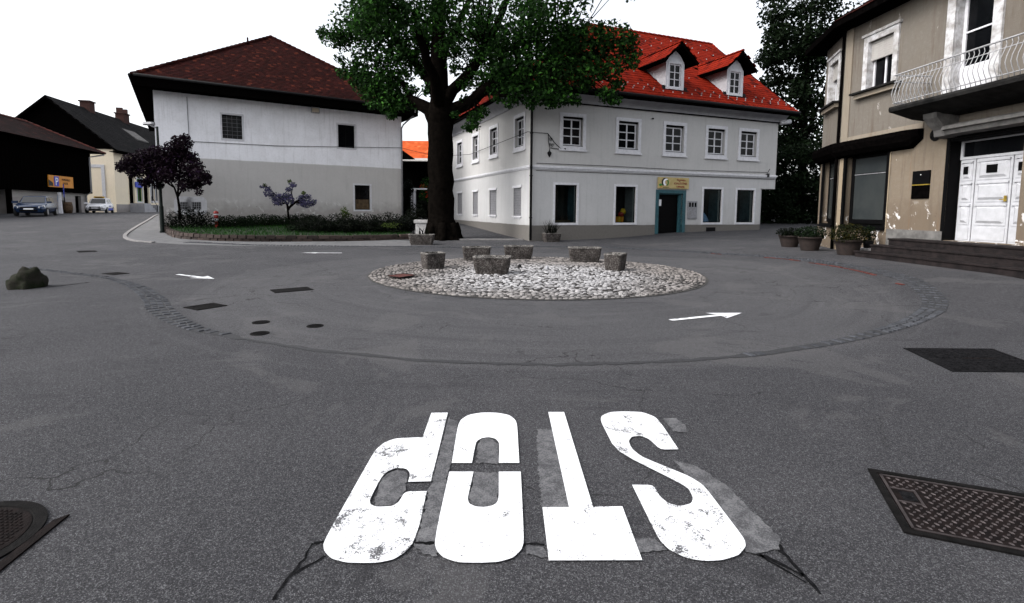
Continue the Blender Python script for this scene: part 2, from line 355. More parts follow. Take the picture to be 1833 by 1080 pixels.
class MB:
    def __init__(s): s.v = []; s.f = []; s.m = []; s.smooth = []
    def add(s, vs, fs, mi=0, sm=False):
        b = len(s.v); s.v += [tuple(v) for v in vs]
        for f in fs: s.f.append(tuple(b+i for i in f)); s.m.append(mi); s.smooth.append(sm)
    def quad(s, a, b, c, d, mi=0): s.add([a, b, c, d], [(0, 1, 2, 3)], mi)
    def box(s, x0, x1, y0, y1, z0, z1, mi=0, fr=ID, bev=0):
        if bev:
            bm = bmesh.new(); bmesh.ops.create_cube(bm, size=1)
            for v in bm.verts: v.co = Vector(((x0+x1)/2+v.co.x*(x1-x0), (y0+y1)/2+v.co.y*(y1-y0), (z0+z1)/2+v.co.z*(z1-z0)))
            bmesh.ops.bevel(bm, geom=bm.edges[:], offset=bev, segments=2, affect='EDGES', clamp_overlap=True)
            bm.verts.index_update()
            s.add([fr(*v.co) for v in bm.verts], [[v.index for v in f.verts] for f in bm.faces], mi); bm.free(); return
        p = [fr(x, y, z) for z in (z0, z1) for y in (y0, y1) for x in (x0, x1)]
        s.add(p, [(0, 2, 3, 1), (4, 5, 7, 6), (0, 1, 5, 4), (2, 6, 7, 3), (0, 4, 6, 2), (1, 3, 7, 5)], mi)
    def prism(s, pts, d, mi=0):                  # closed polygon (3-D, planar) pushed along d
        n = len(pts); d = Vector(d); pts = [Vector(p) for p in pts]
        s.add(pts+[p+d for p in pts], [tuple(range(n))[::-1], tuple(range(n, 2*n))]+[(i, (i+1) % n, n+(i+1) % n, n+i) for i in range(n)], mi)
    def tube(s, path, r, n=8, mi=0, cap=True, jag=0, sm=True):
        path = [Vector(p) for p in path]; rr = r if isinstance(r, (list, tuple)) else [r]*len(path)
        vs = []; prev = None
        for i, p in enumerate(path):
            t = (path[min(i+1, len(path)-1)]-path[max(i-1, 0)]).normalized()
            if prev is None:
                a = t.orthogonal().normalized()
            else:
                a = (prev-t*prev.dot(t)).normalized()
            prev = a; b = t.cross(a)
            for k in range(n):
                an = 2*math.pi*k/n; q = rr[i]*(1+jag*random.uniform(-1, 1))
                vs.append(p+a*math.cos(an)*q+b*math.sin(an)*q)
        fs = [(i*n+k, i*n+(k+1) % n, (i+1)*n+(k+1) % n, (i+1)*n+k) for i in range(len(path)-1) for k in range(n)]
        if cap: fs += [tuple(range(n))[::-1], tuple(range((len(path)-1)*n, len(path)*n))]
        s.add(vs, fs, mi, sm)
    def loft(s, rings, mi=0, cap=(True, True), sm=False):
        n = len(rings[0]); vs = [v for r in rings for v in r]
        fs = [(i*n+k, i*n+(k+1) % n, (i+1)*n+(k+1) % n, (i+1)*n+k) for i in range(len(rings)-1) for k in range(n)]
        if cap[0]: fs.append(tuple(range(n))[::-1])
        if cap[1]: fs.append(tuple(range((len(rings)-1)*n, len(rings)*n)))
        s.add(vs, fs, mi, sm)
    def lathe(s, prof, c=(0, 0, 0), n=20, mi=0, sm=True, wob=0):
        rings = [[(c[0]+r*math.cos(2*math.pi*k/n)*(1+wob*math.sin(3*k)), c[1]+r*math.sin(2*math.pi*k/n), c[2]+z) for k in range(n)] for r, z in prof]
        s.loft(rings, mi, (True, True), sm)
    def poly(s, pts, mi=0):
        pts = [Vector(p) for p in pts]
        s.add(pts, [tuple(t) for t in tessellate_polygon([pts])], mi)
    def leaf(s, p, n, size, mi=0, asp=.62):
        n = n.normalized(); a = n.orthogonal().normalized(); an = random.uniform(0, 6.283)
        a = (a*math.cos(an)+n.cross(a)*math.sin(an)); b = n.cross(a)
        l = size*random.uniform(.65, 1.25); w = l*asp
        s.add([p-a*l*.5, p+b*w*.5+n*l*.1, p+a*l*.5-n*l*.08, p-b*w*.5+n*l*.1], [(0, 1, 2), (0, 2, 3)], mi)
    def cloud(s, c, r, count, size, mi=0, flat=.75, asp=.62):
        c = Vector(c)
        for i in range(count):
            d = Vector((random.gauss(0, 1), random.gauss(0, 1), random.gauss(0, 1))).normalized()
            k = random.random()**.42
            rad = r if isinstance(r, (tuple, list)) else (r, r, r*flat)
            p = c+Vector((d.x*rad[0], d.y*rad[1], d.z*rad[2]))*k
            nn = d*.55+Vector((random.gauss(0, .6), random.gauss(0, .6), random.gauss(.35, .6)))
            s.leaf(p, nn, size, mi, asp)
    def build(s, name, mats, parent=None, fix=True):
        me = bpy.data.meshes.new(name); me.from_pydata(s.v, [], s.f)
        mats = mats if isinstance(mats, (list, tuple)) else [mats]
        for m in mats: me.materials.append(M[m])
        me.polygons.foreach_set('material_index', s.m); me.polygons.foreach_set('use_smooth', s.smooth)
        if fix and len(s.f) < 60000:
            bm = bmesh.new(); bm.from_mesh(me); bmesh.ops.recalc_face_normals(bm, faces=bm.faces); bm.to_mesh(me); bm.free()
        me.update()
        o = bpy.data.objects.new(name, me); COL.objects.link(o)
        if parent: o.parent = parent
        return o

def tag(o, label, cat, group=None, kind=None):
    o['label'] = label; o['category'] = cat
    if group: o['group'] = group
    if kind: o['kind'] = kind
    return o

def thing(name, label, cat, loc=(0, 0, 0), rz=0, group=None):
    o = bpy.data.objects.new(name, None); COL.objects.link(o); o.empty_display_size = .2
    o.location = loc; o.rotation_euler = (0, 0, rz)
    return tag(o, label, cat, group)

def struct(o, label=None, kind='structure'):
    o['kind'] = kind
    if label: o['label'] = label
    return o

def copy_thing(src, loc, rz, label):
    r = src.copy(); COL.objects.link(r); r.location = loc; r.rotation_euler = (0, 0, rz); r['label'] = label
    for ch in list(src.children):
        c = ch.copy(); COL.objects.link(c); c.parent = r
        for gch in list(ch.children):
            d = gch.copy(); COL.objects.link(d); d.parent = c
    return r

def text(body, size, m, parent, loc, rot, depth=.006, shear=0, name='lettering'):
    cu = bpy.data.curves.new('t', 'FONT'); cu.body = body; cu.size = size; cu.extrude = depth; cu.align_x = 'CENTER'; cu.shear = shear
    cu.resolution_u = 3
    o = bpy.data.objects.new('t', cu); COL.objects.link(o)
    bpy.context.view_layer.update()
    me = bpy.data.meshes.new_from_object(o.evaluated_get(bpy.context.evaluated_depsgraph_get()))
    bpy.data.objects.remove(o); bpy.data.curves.remove(cu)
    me.transform(Matrix.Translation(loc) @ rot.to_4x4())
    me.materials.clear(); me.materials.append(M[m])
    r = bpy.data.objects.new(name, me); COL.objects.link(r); r.parent = parent
    return r
FACE = Matrix.Rotation(math.pi/2, 3, 'X')       # text standing on a wall whose outside is -y

def wall_holes(mb, fr, x0, x1, z0, z1, holes, depth=.2, mi=0, rmi=None):
    xs = sorted({x0, x1, *[h[0] for h in holes], *[h[1] for h in holes]})
    zs = sorted({z0, z1, *[h[2] for h in holes], *[h[3] for h in holes]})
    for i in range(len(xs)-1):
        for j in range(len(zs)-1):
            cx, cz = (xs[i]+xs[i+1])/2, (zs[j]+zs[j+1])/2
            if any(h[0] < cx < h[1] and h[2] < cz < h[3] for h in holes): continue
            mb.quad(fr(xs[i], 0, zs[j]), fr(xs[i+1], 0, zs[j]), fr(xs[i+1], 0, zs[j+1]), fr(xs[i], 0, zs[j+1]), mi)
    rmi = mi if rmi is None else rmi
    for a, b, c, d in holes:
        for (p, q, r, t) in ((a, c, a, d), (b, d, b, c), (a, d, b, d), (b, c, a, c)):
            mb.quad(fr(p, 0, q), fr(r, 0, t), fr(r, depth, t), fr(p, depth, q), rmi)

def surround(mb, fr, a, b, c, d, w, y0, y1, mi=0, bottom=True):
    mb.box(a-w, a, y0, y1, c-(w if bottom else 0), d+w, mi, fr); mb.box(b, b+w, y0, y1, c-(w if bottom else 0), d+w, mi, fr)
    mb.box(a, b, y0, y1, d, d+w, mi, fr)
    if bottom: mb.box(a, b, y0, y1, c-w, c, mi, fr)

def sash(mb, fr, a, b, c, d, y, cols, rows, fw=.06, bw=.035, t=.04, mi=0):
    mb.box(a, a+fw, y, y+t, c, d, mi, fr); mb.box(b-fw, b, y, y+t, c, d, mi, fr)
    mb.box(a+fw, b-fw, y, y+t, d-fw, d, mi, fr); mb.box(a+fw, b-fw, y, y+t, c, c+fw, mi, fr)
    ia, ib, ic, id_ = a+fw, b-fw, c+fw, d-fw
    for i in range(1, cols):
        x = ia+(ib-ia)*i/cols; mb.box(x-bw, x+bw, y+.003, y+t-.003, ic, id_, mi, fr)
    for j in range(1, rows):
        z = ic+(id_-ic)*j/rows; mb.box(ia, ib, y+.006, y+t-.006, z-bw*.7, z+bw*.7, mi, fr)

def inpoly(x, y, P):
    c = False; n = len(P)
    for i in range(n):
        x1, y1 = P[i]; x2, y2 = P[(i+1) % n]
        if (y1 > y) != (y2 > y) and x < (x2-x1)*(y-y1)/(y2-y1)+x1: c = not c
    return c

def tile_roof(mb, poly, tw, th, mi=0, under=1, gap=.006, lift=.022, skip=None):
    P = [Vector(p) for p in poly]; n = (P[1]-P[0]).cross(P[2]-P[0]).normalized()
    if n.z < 0: n = -n
    u = Vector((0, 0, 1)).cross(n).normalized(); v = n.cross(u)
    o = P[0]; q = [((p-o).dot(u), (p-o).dot(v)) for p in P]
    mb.poly([p+n*0 for p in P], under)
    v0 = min(a[1] for a in q); v1 = max(a[1] for a in q); u0 = min(a[0] for a in q); u1 = max(a[0] for a in q)
    r = 0; vv = v0-.03
    while vv < v1:
        x = u0-tw+(tw/2 if r % 2 else 0)
        while x < u1:
            if inpoly(x+tw/2, vv+th*.5, q) and not (skip and skip(o+u*(x+tw/2)+v*(vv+th/2))):
                j = random.uniform(-.004, .004)
                a = o+u*(x+gap/2)+v*(vv+j); b = o+u*(x+tw-gap/2)+v*(vv+j); c = o+u*(x+tw-gap/2)+v*(vv+th*1.02); d = o+u*(x+gap/2)+v*(vv+th*1.02)
                h = lift+random.uniform(-.004, .006)
                mb.add([a+n*h, b+n*h, c+n*.006, d+n*.006, a+n*.004, b+n*.004], [(0, 1, 2, 3), (4, 5, 1, 0), (1, 5, 2), (0, 3, 4)], mi)
            x += tw
        vv += th; r += 1

def ridge_caps(mb, a, b, r=.12, seg=.36, mi=0):
    a, b = Vector(a), Vector(b); L = (b-a).length; n = max(1, int(L/seg)); d = (b-a)/n
    t = d.normalized(); s = t.cross(Vector((0, 0, 1))).normalized(); up = s.cross(t)
    for i in range(n):
        rings = []
        for e, rr in ((0, r*1.12), (1.06, r*.86)):
            c = a+d*(i+e)
            rings.append([c+s*math.cos(math.pi*k/6)*rr+up*(math.sin(math.pi*k/6)*rr-.03) for k in range(7)])
        mb.loft(rings, mi)

def line_strip(mb, pts, w, dz=.006, mi=0, step=.3):
    """flat ribbon laid on the ground along a polyline; w one width or one per point"""
    pts = [Vector((p[0], p[1], 0)) for p in pts]; ws = w if isinstance(w, (list, tuple)) else [w]*len(pts)
    P = []; W = []
    for i in range(len(pts)-1):
        k = max(1, int((pts[i+1]-pts[i]).length/step))
        for j in range(k): P.append(pts[i].lerp(pts[i+1], j/k)); W.append(ws[i]+(ws[i+1]-ws[i])*j/k)
    P.append(pts[-1]); W.append(ws[-1])
    L = []; Rr = []
    for i, p in enumerate(P):
        t = (P[min(i+1, len(P)-1)]-P[max(i-1, 0)]).normalized(); nn = Vector((-t.y, t.x, 0))
        for S_, sg in ((L, 1), (Rr, -1)):
            q = p+nn*sg*W[i]/2; S_.append((q.x, q.y, g(q.x, q.y)+dz))
    n = len(P)
    mb.add(L+Rr, [(i, i+1, n+i+1, n+i) for i in range(n-1)], mi)
    return P, W

def smooth_path(pts, k=6):
    P = [Vector((p[0], p[1], 0)) for p in pts]; out = []
    for i in range(len(P)-1):
        a, b, c, d = P[max(i-1, 0)], P[i], P[i+1], P[min(i+2, len(P)-1)]
        for j in range(k):
            t = j/k
            out.append(.5*((2*b)+(c-a)*t+(2*a-5*b+4*c-d)*t*t+(3*b-a-3*c+d)*t**3))
    out.append(P[-1]); return out
# ------------------------------------------------------------------ the ground
def ground():
    def axis(fine0, fine1, st, far):
        a = []; x = fine0
        while x < fine1+1e-6: a.append(x); x += st
        lo = [-v for v in far if -v < fine0-.5]; hi = [v for v in far if v > fine1+.5]
        return sorted(lo)+a+hi
    xs = axis(-24, 22, .5, [24, 26, 29, 32, 36, 40, 45, 50, 60, 80, 120, 200, 400, 900])
    ys = axis(-6, 46, .5, [8, 12, 20, 40, 50, 56, 64, 80, 120, 200, 400, 900])
    vs = [(x, y, g(x, y)) for y in ys for x in xs]; n = len(xs)
    mb = MB(); mb.add(vs, [(j*n+i, j*n+i+1, (j+1)*n+i+1, (j+1)*n+i) for j in range(len(ys)-1) for i in range(n-1)], 0, True)
    struct(mb.build('road', 'asphalt', fix=False))
ground()

def flat_poly(name, pts, m, dz=.004, sub=True):
    mb = MB(); P = [Vector((p[0], p[1], 0)) for p in pts]
    bm = bmesh.new(); vs = [bm.verts.new(p) for p in P]; bm.faces.new(vs)
    bmesh.ops.triangulate(bm, faces=bm.faces[:])
    if sub:
        for _ in range(4):
            long = [e for e in bm.edges if e.calc_length() > .8]
            if long: bmesh.ops.subdivide_edges(bm, edges=long, cuts=1)
            bmesh.ops.triangulate(bm, faces=[f for f in bm.faces if len(f.verts) > 3])
    bm.verts.index_update()
    mb.add([(v.co.x, v.co.y, g(v.co.x, v.co.y)+dz) for v in bm.verts], [[v.index for v in f.verts] for f in bm.faces])
    bm.free(); return mb.build(name, m)

# pale pavement and kerb beside the two-tone house
pv = [(284, 384), (268, 392), (246, 405), (228, 417), (224, 425), (240, 431), (275, 434), (320, 437), (420, 440), (560, 440), (735, 440)]
pvw = [G(*p) for p in pv]
inner = [G(735, 431), G(560, 432), G(420, 433), G(330, 430), G(305, 424), G(298, 412), G(296, 398), G(296, 388)]
struct(flat_poly('pavement', pvw+inner, 'pave', .006))
mb = MB()
kp = smooth_path(pvw[:7], 6)
for i in range(len(kp)-1):
    a, b = kp[i], kp[i+1]; t = (b-a).normalized(); nn = Vector((-t.y, t.x, 0))
    za, zb = g(a.x, a.y), g(b.x, b.y)
    b = b-t*.012
    mb.loft([[(p.x+nn.x*o, p.y+nn.y*o, z+h) for o, h in ((-.07, -.02), (-.07, .05), (.07, .05), (.07, -.02))] for p, z in ((a, za), (b, zb))])
struct(mb.build('kerb', 'kerb'))

# cobbled island in the middle of the roundabout
IC = Vector((.6, 13.25)); IR = 4.15
def island():
    mb = MB(); rings = []
    hgt = lambda r: .012+.075*(1-(r/IR)**2)
    rings = [[(IC.x+r*math.cos(2*math.pi*k/96), IC.y+r*math.sin(2*math.pi*k/96), g(IC.x, IC.y)*0+.25*0+gg(IC.x+r*math.cos(2*math.pi*k/96), IC.y+r*math.sin(2*math.pi*k/96))+hgt(r)) for k in range(96)] for r in (IR+.03, IR*.8, IR*.6, IR*.4, IR*.2, .02)]
    mb.loft(rings, 1, (False, True))
    r = IR-.06; k = 0
    while r > .1:
        n = max(4, int(2*math.pi*r/random.uniform(.105, .12)))
        off = random.random()
        for i in range(n):
            an = 2*math.pi*(i+off+random.uniform(-.16, .16))/n; rr = r+random.uniform(-.022, .022)
            c = Vector((IC.x+rr*math.cos(an), IC.y+rr*math.sin(an), 0)); c.z = gg(c.x, c.y)+hgt(rr)
            a = random.uniform(.042, .060); b = random.uniform(.029, .042); h = random.uniform(.010, .026); ro = an+math.pi/2+random.gauss(0, .45)
            ux, uy = math.cos(ro), math.sin(ro); m = 7
            j = [random.uniform(.82, 1.12) for _ in range(m)]
            R1 = [(c.x+(ux*a*math.cos(t)-uy*b*math.sin(t))*q, c.y+(uy*a*math.cos(t)+ux*b*math.sin(t))*q) for t, q in ((2*math.pi*e/m, j[e]) for e in range(m))]
            top = [(c.x+(p[0]-c.x)*.7, c.y+(p[1]-c.y)*.7) for p in R1]
            mb.loft([[(p[0], p[1], c.z-.01) for p in R1], [(p[0], p[1], c.z+h*.6) for p in R1], [(p[0], p[1], c.z+h) for p in top]], 0, (False, True))
        r -= .088
    o = struct(mb.build('cobble_island', ['cobble', 'cobble_bed'], fix=False))
gg = g
island()

# ring gutter of small setts round the roundabout
ring_px = [((50, 479), .18), ((155, 492), .18), ((200, 499), .2), ((248, 515), .3), ((277, 537), .36), ((284, 553), .36), ((312, 573), .3), ((350, 590), .2), ((389, 598), .13), ((441, 609), .10), ((529, 623), .09), ((680, 640), .085),
           ((800, 649), .08), ((917, 653), .08), ((1000, 654), .08), ((1100, 652), .09), ((1200, 648), .10), ((1300, 641), .11), ((1400, 629), .13), ((1500, 613), .16), ((1580, 594), .2), ((1640, 573), .27), ((1672, 551), .34), ((1667, 528), .38), ((1640, 507), .4), ((1600, 492), .42), ((1550, 481), .42), ((1500, 472), .42), ((1440, 464.5), .42), ((1380, 459), .42), ((1300, 454), .42), ((1235, 450), .42), ((1180, 447), .42), ((1080, 442), .4), ((960, 441), .4), ((850, 443), .4), ((740, 441), .4), ((600, 440), .4), ((450, 438), .4), ((330, 433), .4)]
pts = [G(*p) for p, w in ring_px]; ws = [w for p, w in ring_px]
sp = smooth_path(pts, 5); sw = []
for i in range(len(ws)-1): sw += [ws[i]+(ws[i+1]-ws[i])*j/5 for j in range(5)]
sw.append(ws[-1])
for i, w_ in enumerate(sw):
    if w_ < .13: sw[i] = w_*random.uniform(.45, 1.35); sp[i] = sp[i]+Vector((random.gauss(0, .006), random.gauss(0, .012), 0))
mb = MB(); P, W = line_strip(mb, sp, sw, .005, 1, .12)
acc = 0
for i in range(len(P)-1):
    t = (P[i+1]-P[i]); L = t.length; t = t/L if L else Vector((1, 0, 0)); nn = Vector((-t.y, t.x, 0)); acc += L
    if acc < .095 or W[i] < .14: continue
    acc = 0
    k = max(1, int(W[i]/.085))
    for j in range(k):
        o = (j+.5)/k-.5; c = P[i]+nn*o*W[i]+t*random.uniform(-.02, .02)+nn*random.uniform(-.008, .008)
        a, b = .042*random.uniform(.85, 1.1), W[i]/k*.44
        z = g(c.x, c.y)+.004; h = random.uniform(.002, .012)*(1 if W[i] > .15 else .4)
        q = [c+t*a*sx+nn*b*sy for sx, sy in ((-1, -1), (1, -1), (1, 1), (-1, 1))]
        mb.loft([[(v.x, v.y, z) for v in q], [(c.x+(v.x-c.x)*.8, c.y+(v.y-c.y)*.8, z+.006+h) for v in q]], 0, (False, True))
struct(mb.build('gutter', ['sett', 'joint'], fix=False))
# red brick edging inside the gutter, broken in places
mb = MB()
def red(pa):
    Q = smooth_path([G(*p) for p in pa], 10)
    acc = 0
    for i in range(len(Q)-1):
        t = Q[i+1]-Q[i]; L = t.length; acc += L
        if acc < .2 or random.random() < .06: continue
        acc = 0; t.normalize(); nn = Vector((-t.y, t.x, 0)); c = Q[i]
        q = [c+t*.095*sx+nn*.035*sy for sx, sy in ((-1, -1), (1, -1), (1, 1), (-1, 1))]
        z = g(c.x, c.y); h = random.uniform(.01, .022)
        mb.loft([[(v.x, v.y, z) for v in q], [(v.x, v.y, z+h) for v in q]], 0, (False, True))
red([(1366, 460.5), (1400, 463), (1432, 467)]); red([(1448, 470), (1490, 476), (1530, 483.5), (1573, 494)]); red([(1600, 505), (1622, 512)])
red([(1652, 559), (1662, 561)]); red([(1180, 447.8), (1205, 448.6)]); red([(1270, 453.5), (1300, 455.5)])
struct(mb.build('brick_edging', 'brick_edge', fix=False))

# black tar seams and cracks
mb = MB()
def crack(px, w, conv=None):
    Q = [G(*(conv(*p) if conv else p)) for p in px]; out = []
    for i in range(len(Q)-1):
        k = max(2, int((Q[i+1]-Q[i]).length/.035))
        for j in range(k): out.append(Q[i].lerp(Q[i+1], j/k)+Vector((random.gauss(0, w*.28), random.gauss(0, w*.28), 0)))
    out.append(Q[-1]); line_strip(mb, out, [w*random.uniform(.35, 1.4) for _ in out], .0045, 0, 1)
cv = lambda x, y: (500+x/1.909, 700+y/1.909)
crack([(120, 520), (290, 521), (460, 523), (530, 524)], .016, cv); crack([(836, 527), (880, 528), (905, 531)], .016, cv)
crack([(1230, 535), (1300, 531)], .016, cv); crack([(1592, 531), (1650, 526), (1690, 518)], .018, cv)
crack([(120, 520), (85, 575), (30, 650), (-20, 720)], .016, cv); crack([(155, 570), (100, 598), (50, 632)], .012, cv)
crack([(1690, 518), (1730, 570), (1790, 640), (1850, 700)], .024, cv); crack([(1600, 553), (1660, 572), (1710, 592), (1790, 636)], .022, cv)
crack([(1640, 565), (1720, 612), (1800, 660)], .014, cv)
crack([(75, 513), (110, 511), (160, 505)], .05)
struct(mb.build('tar_seam', 'tar', fix=False))

# ------------------------------------------------------------------ road markings
stop = thing('road_marking', 'large white STOP lettering painted upside down on the near asphalt', 'road marking', G(900, 900))
def letter(polys, m, name, dz, ox=0):
    mb = MB(); o = stop.location
    for pl in polys:
        P = [G(*cv(*p)) for p in pl]
        top = [Vector((p.x-o.x, p.y-o.y, g(p.x, p.y)-o.z+dz)) for p in P]
        if name == 'old_paint':                       # ragged edges
            rag = []
            for i, q in enumerate(top):
                e = top[(i+1) % len(top)]; k = max(1, int((e-q).length/.02))
                rag += [q.lerp(e, j/k)+Vector((random.gauss(0, .006), random.gauss(0, .006), 0)) for j in range(k)]
            top = rag
        mb.poly(top)
    return mb.build(name, m, stop)
def arc(pl, k=3):                                 # round the corners of a traced outline
    P = [Vector((p[0], p[1], 0)) for p in pl]; out = []
    for i, b in enumerate(P):
        a, c = P[i-1], P[(i+1) % len(P)]
        d1, d2 = a-b, c-b; an = d1.angle(d2) if d1.length and d2.length else 3
        if an < 2.0: out.append(b); continue
        m1 = b+d1*.25; m2 = b+d2*.25
        out += [m1, (m1+m2)*.25+b*.5, m2]
    return [(p.x, p.y) for p in out]
Pp = [(520, 80), (576, 80), (518, 316), (440, 318), (447, 288), (435, 273), (400, 270), (372, 280), (350, 300), (309, 378), (311, 395), (330, 404), (385, 402), (408, 388), (430, 351), (504, 350), (478, 470), (456, 530), (430, 560), (390, 585), (330, 597), (230, 596), (178, 582), (153, 556), (150, 525), (310, 240), (330, 207), (360, 182), (400, 168), (490, 165)]
O1 = [(589, 253), (610, 125), (620, 105), (645, 88), (690, 80), (740, 80), (785, 88), (807, 105), (813, 125), (820, 253), (750, 253), (752, 185), (740, 170), (715, 164), (690, 168), (672, 180), (658, 253)]
O2 = [(581, 283), (664, 283), (643, 375), (648, 392), (670, 403), (700, 405), (728, 400), (745, 388), (750, 370), (750, 283), (825, 283), (836, 520), (828, 550), (800, 578), (750, 593), (690, 596), (610, 595), (560, 578), (538, 555), (531, 530), (540, 470)]
T_ = [(919, 78), (973, 78), (1072, 404), (1172, 402), (1240, 587), (921, 588), (899, 405), (990, 405)]
S_l = [(1310, 125), (1364, 206), (1302, 207), (1262, 170), (1235, 160), (1205, 162), (1193, 178), (1205, 205), (1240, 233), (1400, 298), (1450, 330), (1500, 395), (1590, 515), (1594, 540), (1570, 570), (1510, 588), (1450, 590), (1390, 580), (1330, 550), (1296, 515), (1205, 328), (1278, 329), (1300, 368), (1330, 392), (1370, 402), (1408, 392), (1414, 372), (1395, 335), (1150, 212), (1098, 110), (1100, 92), (1130, 78), (1180, 76), (1240, 78), (1285, 95)]
letter([arc(Pp)], 'paint_old', 'letter', .0105); letter([arc(O1), arc(O2)], 'paint', 'letter', .0105)
letter([T_], 'paint', 'letter', .0105); letter([arc(S_l)], 'paint_old', 'letter', .0105)
gh = [[(1310, 98), (1350, 96), (1385, 118), (1396, 148), (1345, 140)], [(1345, 240), (1430, 265), (1530, 330), (1600, 400), (1715, 510), (1703, 545), (1640, 560), (1598, 555), (1590, 515), (1500, 395), (1450, 330), (1390, 292)],
      [(880, 135), (940, 135), (988, 390), (988, 404), (900, 402), (885, 300)], [(577, 92), (612, 112), (588, 250), (580, 283), (540, 470), (531, 522), (466, 522), (480, 470), (508, 350), (521, 316), (562, 160)],
      [(682, 170), (715, 165), (748, 185), (749, 253), (672, 253)], [(668, 283), (749, 283), (749, 385), (720, 402), (660, 398), (645, 380)], [(840, 531), (905, 540), (915, 577), (840, 562)], [(457, 528), (532, 534), (545, 572), (482, 560)],
      [(350, 302), (400, 272), (440, 285), (430, 351), (395, 395), (320, 400)], [(1205, 505), (1290, 515), (1320, 548), (1228, 560)]]
letter(gh, 'ghost', 'old_paint', .0065)

def marking(px, name, label, m='paint', conv=None, cat='road marking', group=None):
    P = [G(*p) for p in px]; c = sum(P, Vector())/len(P); mb = MB()
    mb.poly([Vector((p.x-c.x, p.y-c.y, g(p.x, p.y)-c.z+.008)) for p in P])
    o = mb.build(name, m); o.location = c; return tag(o, label, cat, group)
def arrow(tail, head, wshaft, whead, lhead, label):
    a, b = G(*tail), G(*head); t = (b-a); L = t.length; t /= L; n = Vector((-t.y, t.x, 0)); c = (a+b)/2
    pts = [a+n*wshaft/2, b-t*lhead+n*wshaft/2, b-t*lhead*1.12+n*whead/2, b, b-t*lhead*1.12-n*whead/2, b-t*lhead-n*wshaft/2, a-n*wshaft/2]
    mb = MB(); mb.poly([Vector((p.x-c.x, p.y-c.y, g(p.x, p.y)-c.z+.008)) for p in pts])
    o = mb.build('arrow_marking', 'paint_old'); o.location = c; tag(o, label, 'road marking', 'white arrows painted round the roundabout')
arrow((1200, 575), (1328, 562), .09, .42, .48, 'white arrow on the near side of the cobbled island, pointing right')
arrow((318, 491), (384, 499), .10, .42, .55, 'white arrow on the left side of the roundabout, pointing towards the camera')
arrow((612, 452.5), (540, 452), .13, .36, .5, 'thin white arrow on the far lane in front of the flower bed')

# ------------------------------------------------------------------ covers in the road
def round_cover(px, r, label, m='iron'):
    p = G(*px); t = thing('manhole_cover', label, 'manhole cover', p, random.uniform(0, 3), 'round iron covers in the road')
    mb = MB(); mb.lathe([(r, .002), (r, .008), (r-.02, .010), (r-.025, .005)], n=28, sm=False); mb.build('frame', 'iron', t)
    mb = MB(); mb.lathe([(r-.027, .001), (r-.027, .008), (r-.05, .009)], n=28, sm=False)
    for i in range(-4, 5):
        for j in range(-4, 5):
            if math.hypot(i, j) < 3.6: mb.box(i*r*.2-.008, i*r*.2+.008, j*r*.2-.008, j*r*.2+.008, .009, .013)
    mb.build('lid', m, t)
round_cover((467, 578.5), .115, 'small round iron cover, farther of the close pair on the left')
round_cover((465, 598.5), .115, 'small round iron cover, nearer of the close pair on the left')
round_cover((564, 585), .11, 'small round iron cover standing alone between the pair and the island')

def square_cover(c, x, L, W, label, m, kind='drain', name='drain_cover', studs=None, bars=0, group=None, notch=False):
    """c centre, x direction of its length"""
    t = thing(name, label, 'drain cover' if kind == 'drain' else 'manhole cover', c, math.atan2(x.y, x.x), group)
    mb = MB(); e = .035; mb.box(-L/2-e, L/2+e, -W/2-e, -W/2, .001, .011); mb.box(-L/2-e, L/2+e, W/2, W/2+e, .001, .011)
    mb.box(-L/2-e, -L/2, -W/2, W/2, .001, .011); mb.box(L/2, L/2+e, -W/2, W/2, .001, .011); mb.build('frame', 'iron', t)
    mb = MB(); g_ = .008
    if bars:
        mb.box(-L/2, L/2, -W/2, W/2, -.004, .003, 0)
        for i in range(bars):
            xx = -L/2+(i+.5)*L/bars; mb.box(xx-L/bars*.28, xx+L/bars*.28, -W/2+.01, W/2-.01, .003, .009, 1)
        mb.build('grating', [m, 'iron'], t)
    else:
        mb.box(-L/2+g_, L/2-g_, -W/2+g_, W/2-g_, .001, .007, 0)
        if studs:
            mb.box(-L/2+g_+.004, -L/2+g_+.018, -W/2+.02, W/2-.02, .007, .0095, 1); mb.box(-L/2+.02, L/2-.02, W/2-g_-.018, W/2-g_-.004, .007, .0095, 1)
            mb.box(-L/2+.02, L/2-.02, -W/2+g_+.004, -W/2+g_+.018, .007, .0095, 1)
            r = 0; y = -W/2+.05
            while y < W/2-.045:
                xx = -L/2+.05+(studs/2 if r % 2 else 0)
                while xx < L/2-.04:
                    if not (notch and abs(y-.06) < .075 and xx < -L/2+.17):
                        a = studs*.30; b = studs*.16; q = .7 if r % 2 else -.7
                        cs, sn = math.cos(q), math.sin(q)
                        p0 = [(xx+cs*u-sn*v, y+sn*u+cs*v) for u, v in ((-a, 0), (0, -b), (a, 0), (0, b))]
                        mb.loft([[(u, v, .0068) for u, v in p0], [(xx+(u-xx)*.6, y+(v-y)*.6, .0125) for u, v in p0]], 1, (False, True))
                    xx += studs
                y += studs*.62; r += 1
            if notch:
                for a in ((-L/2+.03, -L/2+.15, -.02, -.008), (-L/2+.03, -L/2+.15, .128, .14), (-L/2+.138, -L/2+.15, -.008, .128)): mb.box(*a, .007, .0105, 1)
                mb.box(-L/2+.06, -L/2+.13, .01, .11, .0068, .009, 2)
        mb.build('lid', [m, 'stud', 'tar'], t)
    return t
a, b, c_ = G(1553, 842), G(1785, 880), G(1592, 951)
xd = (b-a).normalized(); yd = Vector((-xd.y, xd.x, 0)); Wd = abs((c_-a).dot(yd)); Ld = 1.15
ctr = a+xd*Ld/2-yd*Wd/2; ctr.z = 0
